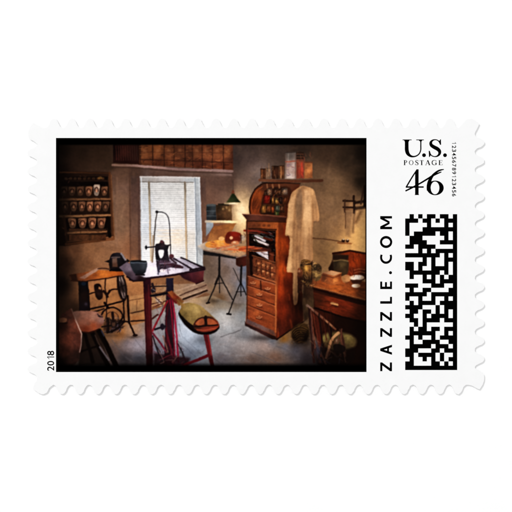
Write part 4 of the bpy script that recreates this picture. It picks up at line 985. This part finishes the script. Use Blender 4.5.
top = edge([45 + 18 * k for k in range(24)], 118.6, 127.9, True)
right = edge([134 + 18 * k for k in range(14)], 484.3, 474.8, False)
bottom = edge([467 - 18 * k for k in range(24)], 394.2, 384.8, True)
left = edge([378 - 18 * k for k in range(14)], 27.6, 37.2, False)
outline = (top + curve_pts([(459, 127.9), (463, 123.4), (467.4, 119.2), (472.6, 119.2), (476.6, 121.6), (479.3, 123.8)])[1:]
           + curve_pts([(479.3, 123.8), (477.4, 128.4), (475.4, 131.6), (474.8, 134)])[1:-1]
           + right + curve_pts([(474.8, 368), (479, 370.6), (483.4, 374), (484.2, 379), (482.6, 384.6), (479.4, 389.6)])[1:]
           + curve_pts([(479.4, 389.6), (474.6, 387.2), (470.6, 385.2), (467, 384.8)])[1:-1]
           + bottom + curve_pts([(53, 384.8), (49.4, 388), (46.6, 392.8), (42, 394.2), (37, 392), (32.8, 388.6)])[1:]
           + curve_pts([(32.8, 388.6), (34.4, 383.6), (36.4, 381), (37.2, 378)])[1:-1]
           + left + curve_pts([(37.2, 144), (33.8, 141.4), (29.4, 138.4), (28, 133.4), (29.8, 127.4), (32.9, 122.8)])[1:]
           + curve_pts([(32.9, 122.8), (38, 125.4), (41.6, 127.5), (45, 127.9)])[1:-1])

bm = bmesh.new()
tear = np.random.default_rng(7)
outline = [(x + tear.normal() * 0.09, y + tear.normal() * 0.09) for x, y in outline]     # the perforations are torn, not cut
ring = [bm.verts.new(P(x, y, PAPER_T)) for x, y in outline]
face = bm.faces.new(ring)
bm.normal_update()
if face.normal.z < 0:
    face.normal_flip()
low = [bm.verts.new((v.co.x, v.co.y, 0.0004)) for v in ring]
nr = len(ring)
for i in range(nr):
    j = (i + 1) % nr
    bm.faces.new((ring[i], ring[j], low[j], low[i]))
bmesh.ops.recalc_face_normals(bm, faces=bm.faces[:])
bmesh.ops.triangulate(bm, faces=[face])
me = bpy.data.meshes.new('paper')
bm.to_mesh(me)
bm.free()
link('paper', me, M_PAPER, stamp)

# ---------------------------------------------------------------- the printed picture: one sheet of ink, split along its figures
LIN = np.where(IMG <= 0.04045, IMG / 12.92, ((IMG + 0.055) / 1.055) ** 2.4) * INK_GAIN
face_id = IDS[:-1, :-1]
vid = np.arange(NX * NY).reshape(NY, NX)
quads = np.stack([vid[1:, :-1], vid[1:, 1:], vid[:-1, 1:], vid[:-1, :-1]], -1)
VX = ((GX - 256) / 100).ravel()
VY = ((256 - GY) / 100).ravel()
COL = np.concatenate([LIN.reshape(-1, 3), np.ones((NX * NY, 1))], 1).astype(np.float32)
picture = None
for k, nm in enumerate(ITEMS):
    q = quads[face_id == k]
    if not len(q):
        continue
    used, inv = np.unique(q.ravel(), return_inverse=True)
    co = np.stack([VX[used], VY[used], np.full(len(used), PAPER_T + INK)], -1).astype(np.float32)
    me = bpy.data.meshes.new(nm)
    me.vertices.add(len(used))
    me.vertices.foreach_set('co', co.ravel())
    me.loops.add(len(inv))
    me.loops.foreach_set('vertex_index', inv.astype(np.int32))
    me.polygons.add(len(q))
    me.polygons.foreach_set('loop_start', np.arange(0, len(inv), 4, dtype=np.int32))
    me.update(calc_edges=True)
    ca = me.color_attributes.new('ink', 'FLOAT_COLOR', 'POINT')
    ca.data.foreach_set('color', COL[used].ravel())
    me.validate()
    o = link(nm, me, M_PRINT, stamp if picture is None else picture)
    if picture is None:
        picture = o

# ---------------------------------------------------------------- lettering
ZT = PAPER_T + INK


class Glyphs:
    """collects flat black shapes of one line of lettering into one mesh"""

    def __init__(self):
        self.v, self.f = [], []

    def tri(self, a, b, c):
        i = len(self.v)
        area = (b[0] - a[0]) * (c[1] - a[1]) - (c[0] - a[0]) * (b[1] - a[1])
        self.v += [P(*a, ZT), P(*b, ZT), P(*c, ZT)]
        self.f.append((i, i + 1, i + 2) if area < 0 else (i, i + 2, i + 1))

    def fill(self, pts):
        from mathutils.geometry import tessellate_polygon
        from mathutils import Vector
        for t in tessellate_polygon([[Vector((x, y, 0)) for x, y in pts]]):
            self.tri(*[pts[k] for k in t])

    def ribbon(self, pts, n=8):
        """pts: (x, y, half width), a smooth stroke"""
        s = smooth([tuple(p) for p in pts], False, n) if len(pts) > 2 else [tuple(p) for p in pts]
        L, R = [], []
        for i, (x, y, w) in enumerate(s):
            a, b = s[max(0, i - 1)], s[min(len(s) - 1, i + 1)]
            dx, dy = b[0] - a[0], b[1] - a[1]
            d = math.hypot(dx, dy) or 1
            L.append((x - dy / d * w, y + dx / d * w))
            R.append((x + dy / d * w, y - dx / d * w))
        for i in range(len(s) - 1):
            self.tri(L[i], R[i], R[i + 1])
            self.tri(L[i], R[i + 1], L[i + 1])

    def ring(self, cx, cy, ox, oy, ix, iy, dx=0.0, rot=0.0, n=56):
        o, i_ = [], []
        for k in range(n + 1):
            t = 2 * math.pi * k / n
            c, s = math.cos(rot), math.sin(rot)
            o.append((cx + ox * math.cos(t), cy + oy * math.sin(t)))
            u, v = ix * math.cos(t), iy * math.sin(t)
            i_.append((cx + dx + u * c - v * s, cy + u * s + v * c))
        for k in range(n):
            self.tri(o[k], o[k + 1], i_[k + 1])
            self.tri(o[k], i_[k + 1], i_[k])

    def disc(self, cx, cy, r, n=28):
        for k in range(n):
            t0, t1 = 2 * math.pi * k / n, 2 * math.pi * (k + 1) / n
            self.tri((cx, cy), (cx + r * math.cos(t0), cy + r * math.sin(t0)), (cx + r * math.cos(t1), cy + r * math.sin(t1)))

    def box(self, x0, y0, x1, y1):
        self.tri((x0, y0), (x1, y0), (x1, y1))
        self.tri((x0, y0), (x1, y1), (x0, y1))

    def font(self, ch, x0, y0, x1, y1, turn, bold=0.0):
        """a sans letter fitted into the pixel box; turn = 1: reads downwards, -1: reads upwards"""
        cu = bpy.data.curves.new('letter', 'FONT')
        cu.body = ch
        cu.size = 1.0
        cu.resolution_u = 6
        cu.offset = bold
        ob = bpy.data.objects.new('letter', cu)
        C.objects.link(ob)
        dg = bpy.context.evaluated_depsgraph_get()
        m = bpy.data.meshes.new_from_object(ob.evaluated_get(dg))
        xs, ys = [v.co.x for v in m.vertices], [v.co.y for v in m.vertices]
        ax, bx, ay, by = min(xs), max(xs), min(ys), max(ys)
        i = len(self.v)
        for v in m.vertices:
            u, w = (v.co.x - ax) / (bx - ax), (v.co.y - ay) / (by - ay)
            if turn > 0:
                x, y = x0 + (x1 - x0) * w, y0 + (y1 - y0) * u
            else:
                x, y = x1 + (x0 - x1) * w, y1 + (y0 - y1) * u
            self.v.append(P(x, y, ZT))
        for p in m.polygons:
            self.f.append(tuple(i + k for k in p.vertices))
        bpy.data.objects.remove(ob)
        bpy.data.curves.remove(cu)
        bpy.data.meshes.remove(m)

    def build(self, name):
        me = bpy.data.meshes.new(name)
        me.from_pydata(self.v, [], self.f)
        return link(name, me, M_INK, stamp)


# U.S.
g = Glyphs()
g.box(402.6, 139.5, 411.6, 140.25)
g.box(416.2, 139.5, 423.9, 140.25)
g.ribbon([(406.7, 139.9, 1.85), (406.7, 146, 1.85), (406.8, 150, 1.9), (407.8, 153.4, 1.75), (410.2, 155.8, 1.2), (413.4, 156.6, .75), (416.8, 155.7, .62), (419.4, 153.4, .6), (420.7, 150, .6), (420.8, 146, .6), (420.8, 139.9, .6)])
g.fill([(404, 140.2), (404.9, 142), (408.5, 142), (409.6, 140.2)])
g.fill([(418.6, 140.2), (420.2, 141.6), (421.4, 141.6), (422.4, 140.2)])
g.disc(424.0, 155.2, 1.9)
g.ribbon([(440.3, 144.6, .35), (439.4, 142.2, .55), (437.6, 140.3, .5), (435, 139.7, .5), (432.4, 140.5, .85), (430.8, 142.6, 1.35), (431.4, 145.2, 1.65), (434.2, 147.2, 1.8), (437.4, 148.9, 1.85), (439.5, 151.2, 1.65), (439.4, 153.9, 1.25), (437.4, 156, .75), (434.6, 156.6, .5), (431.8, 155.7, .5), (430.2, 153.8, .55), (429.3, 150.9, .4)])
g.fill([(440.3, 139.3), (440.9, 139.3), (441.1, 144.8), (440.0, 144.8), (439.0, 141.2)])
g.fill([(428.7, 150.8), (429.8, 150.8), (431, 154.6), (429.7, 157), (429, 157)])
g.disc(445.0, 155.2, 1.9)
g.build('country_lettering')

# POSTAGE
g = Glyphs()
T, B, th, tn = 160.3, 165.0, .54, .2
def serif(x, y, w=.85):
    g.box(x - w, y - .17, x + w, y + .17)
def P_(x):
    g.ribbon([(x, T, th), (x, B, th)]); serif(x, B); g.box(x - .85, T - .13, x + .6, T + .13)
    g.ribbon([(x, T + .1, .13), (x + 1.3, T + .1, .2), (x + 2.1, T + 1.2, .42), (x + 1.3, T + 2.45, .2), (x, T + 2.5, .13)])
P_(404.6)
g.ring(411.2, 162.65, 2.25, 2.4, 1.5, 2.12)
g.ribbon([(418.1, T + 1.1, .15), (417.5, T + .1, .2), (416.3, T, .22), (415.6, T + 1.1, .4), (416.6, T + 2.1, .46), (417.9, T + 3, .46), (418, T + 4.1, .32), (416.8, B, .2), (415.6, B - .5, .2), (415.3, B - 1.2, .15)])
g.box(417.9, T - .1, 418.2, T + 1.3); g.box(415.15, B - 1.4, 415.45, B + .1)
g.ribbon([(421.7, T, th), (421.7, B, th)]); serif(421.7, B); g.box(419.9, T - .05, 423.5, T + .25); g.box(419.85, T - .05, 420.15, T + 1.1); g.box(423.25, T - .05, 423.55, T + 1.1)
g.ribbon([(427.6, T - .1, .2), (425.9, B, .2)]); g.ribbon([(427.7, T - .1, th), (429.5, B, th)]); serif(425.8, B, .7); serif(429.4, B, .9); g.box(426.4, T + 2.9, 429, T + 3.15)
g.ribbon([(436.1, T + 1.3, .15), (435.5, T + .3, .2), (434.2, T, .22), (432.5, T + .8, .42), (432.1, T + 2.3, .46), (432.6, T + 3.9, .42), (434.2, B, .22), (436, B - .4, .2)])
g.box(436, T, 436.3, T + 1.4); g.ribbon([(436, T + 2.6, th), (436, B - .2, th)]); serif(435.9, T + 2.6, .8)
g.ribbon([(439.5, T, th), (439.5, B, th)]); g.box(438.6, T - .1, 442.2, T + .15); g.box(438.6, B - .15, 442.5, B + .1); g.box(439.5, T + 2.1, 441.6, T + 2.35)
g.box(441.95, T - .1, 442.25, T + 1.1); g.box(442.25, B - 1.2, 442.55, B + .1); g.box(441.4, T + 1.6, 441.65, T + 2.9)
g.build('postage_lettering')

# 46, with the long stroke of the 6 running back through the 4
g = Glyphs()
g.ribbon([(417.2, 169.4, .6), (411.6, 178, .66), (406.3, 187.0, .7)])
g.fill([(417.0, 169.3), (418.6, 169.3), (418.6, 194.2), (419.2, 195), (414.6, 195), (415.1, 194.2), (415.1, 173.8)])
g.box(405.7, 186.3, 423.7, 187.75)
g.ribbon([(405.4, 191.0, .7), (411, 188.2, .78), (420, 183.4, .76), (428, 178.6, .85), (434, 175, .9), (441.4, 171.9, .5)])
g.ring(435.2, 187.9, 8.5, 7.3, 4.35, 6.35, dx=-.2)
g.ribbon([(428.9, 190.5, 2.1), (428.6, 186.4, 1.95), (429.4, 181.8, 1.75), (431.4, 177.4, 1.35), (434.8, 173.4, 1.0), (439.2, 170.5, .85), (443.9, 169.4, .4)])
g.build('denomination_lettering')

# the long number, reading downwards
g = Glyphs()
for i, ch in enumerate('123456789123456'):
    y = 141.7 + i * 3.705
    w = 2.75
    if ch == '1':
        g.box(452.0, y + 1.5, 456.1, y + 2.0)
        g.fill([(456.1, y + 1.5), (456.1, y + 2.0), (454.9, y + .75), (454.9, y + .2)])
        continue
    g.font(ch, 452.0, y + (2.9 - w) / 2, 456.1, y + (2.9 - w) / 2 + w, 1, 0.016)
g.build('serial_number_lettering')

# the maker's line, reading upwards
g = Glyphs()
XT, XB, W = 380.2, 392.0, 1.12        # cap line, base line, half stroke
def zed(y0, y1):                      # y1 is the letter's left side, y0 its right side
    g.box(XT, y0, XT + 2.15, y1)
    g.box(XB - 2.15, y0, XB, y1)
    g.fill([(XT + 1.9, y0), (XT + 2.1, y0 + 3.0), (XB - 1.9, y1), (XB - 1.9, y1 - 3.0)])
for y0, y1 in ((362.4, 371.2), (328.1, 336.9), (312.0, 320.8)):
    zed(y0, y1)
g.fill([(XT, 350.95), (XT, 348.55), (XB, 344.7), (XB, 347.1)])
g.fill([(XT, 348.55), (XT, 350.95), (XB, 354.8), (XB, 352.4)])
g.box(387.1, 346.6, 389.0, 353.0)
g.box(XT, 301.2, XB, 303.7)
g.box(XB - 2.0, 296.8, XB, 303.7)
g.box(XT, 286.6, XB, 289.1)
for x in (XT, 384.95, XB - 2.0):
    g.box(x, 281.5 + (.6 if x == 384.95 else 0), x + 2.0, 289.1)
g.disc(390.5, 272.7, 1.5)
g.ribbon([(390.6, 254.8, 1.05), (391.0, 257, 1.05), (390.3, 260.2, 1.1), (387.6, 262.4, 1.15), (384.2, 262.3, 1.15), (381.7, 260, 1.1), (381.1, 257, 1.05), (381.6, 254.7, 1.05)])
g.ring(386.1, 242, 6.15, 6.05, 3.95, 3.5)
g.box(XT, 226.8, XB, 229.2)
g.box(XT, 216.1, XB, 218.5)
g.fill([(XT, 229.2), (XT, 226.4), (389.6, 221.7), (389.6, 223.9)])
g.fill([(XT, 218.9), (XT, 216.1), (389.6, 221.4), (389.6, 223.6)])
g.build('maker_lettering')

g = Glyphs()
for ch, y0, y1 in [('2', 366.2, 370.8), ('0', 360.9, 365.5), ('1', 356.5, 359.3), ('8', 350.8, 355.4)]:
    if ch == '1':
        g.box(47.2, 356.6, 54.2, 357.4)
        g.fill([(47.2, 356.9), (47.2, 357.4), (49.3, 359.4), (49.3, 358.6)])
    else:
        g.font(ch, 47.2, y0, 54.2, y1, -1, 0.012)
g.build('year_lettering')

# the postal matrix mark: 12 columns of square dots, 36 rows
M = ('.#.#.##.##.# ###.##.#.### #....#...#.# #...######## #.#####.##.# .###.....#.# '
     '.####...#### ##.####....# ...#.#.##### ########.#.# ....#.#..### ##.##.#..#.# '
     '##.#..####.# .#######.#.# .#..#.#.#.## ....###.#### ###...###..# .#..##....## '
     '#####.###### #..#..#..#.# .#.####.#### ####...#.### .##.##.#.#.# ##..#.####.# '
     '.##.####.### ..#.#......# .#.##.##.### .######..#.# ##.#..#.#### .#..####..## '
     '.#####.###.# ###...##.### ##.####.#..# .#..#.#.#.## ##....##.#.# ############').split()
MX, MY, MS = 405.2, 214.15, 4.33
used, mv, mf = {}, [], []


def corner(i, j):
    if (i, j) not in used:
        used[i, j] = len(mv)
        mv.append(P(MX + i * MS, MY + j * MS, ZT))
    return used[i, j]


for j, row in enumerate(M):
    for i, c in enumerate(row):
        if c == '#':
            mf.append((corner(i, j + 1), corner(i + 1, j + 1), corner(i + 1, j), corner(i, j)))
me = bpy.data.meshes.new('postal_mark')
me.from_pydata(mv, [], mf)
link('postal_mark', me, M_INK, stamp)

# ---------------------------------------------------------------- light
w = bpy.data.worlds.new('World')
bpy.context.scene.world = w
w.use_nodes = True
bg = w.node_tree.nodes['Background']
bg.inputs['Color'].default_value = (1, 1, 1, 1)
bg.inputs['Strength'].default_value = FILL

ld = bpy.data.lights.new('studio_lamp', 'AREA')
ld.shape = 'DISK'
ld.size = 36
ld.energy = KEY
lo = bpy.data.objects.new('studio_lamp', ld)
C.objects.link(lo)
lo.location = (-84, 105, 112)
from mathutils import Vector
lo.rotation_euler = (-lo.location).to_track_quat('-Z', 'Y').to_euler()

# ---------------------------------------------------------------- camera, straight above
cd = bpy.data.cameras.new('camera')
cd.sensor_width = 36
cd.lens = 100
cd.clip_start = 0.1
cd.clip_end = 1000
cam = bpy.data.objects.new('camera', cd)
C.objects.link(cam)
cam.location = (0, 0, PAPER_T + 5.12 * 100 / 36)
sc = bpy.context.scene
sc.camera = cam
sc.view_settings.view_transform = 'Standard'
sc.view_settings.look = 'None'
sc.view_settings.exposure = 0
sc.view_settings.gamma = 1
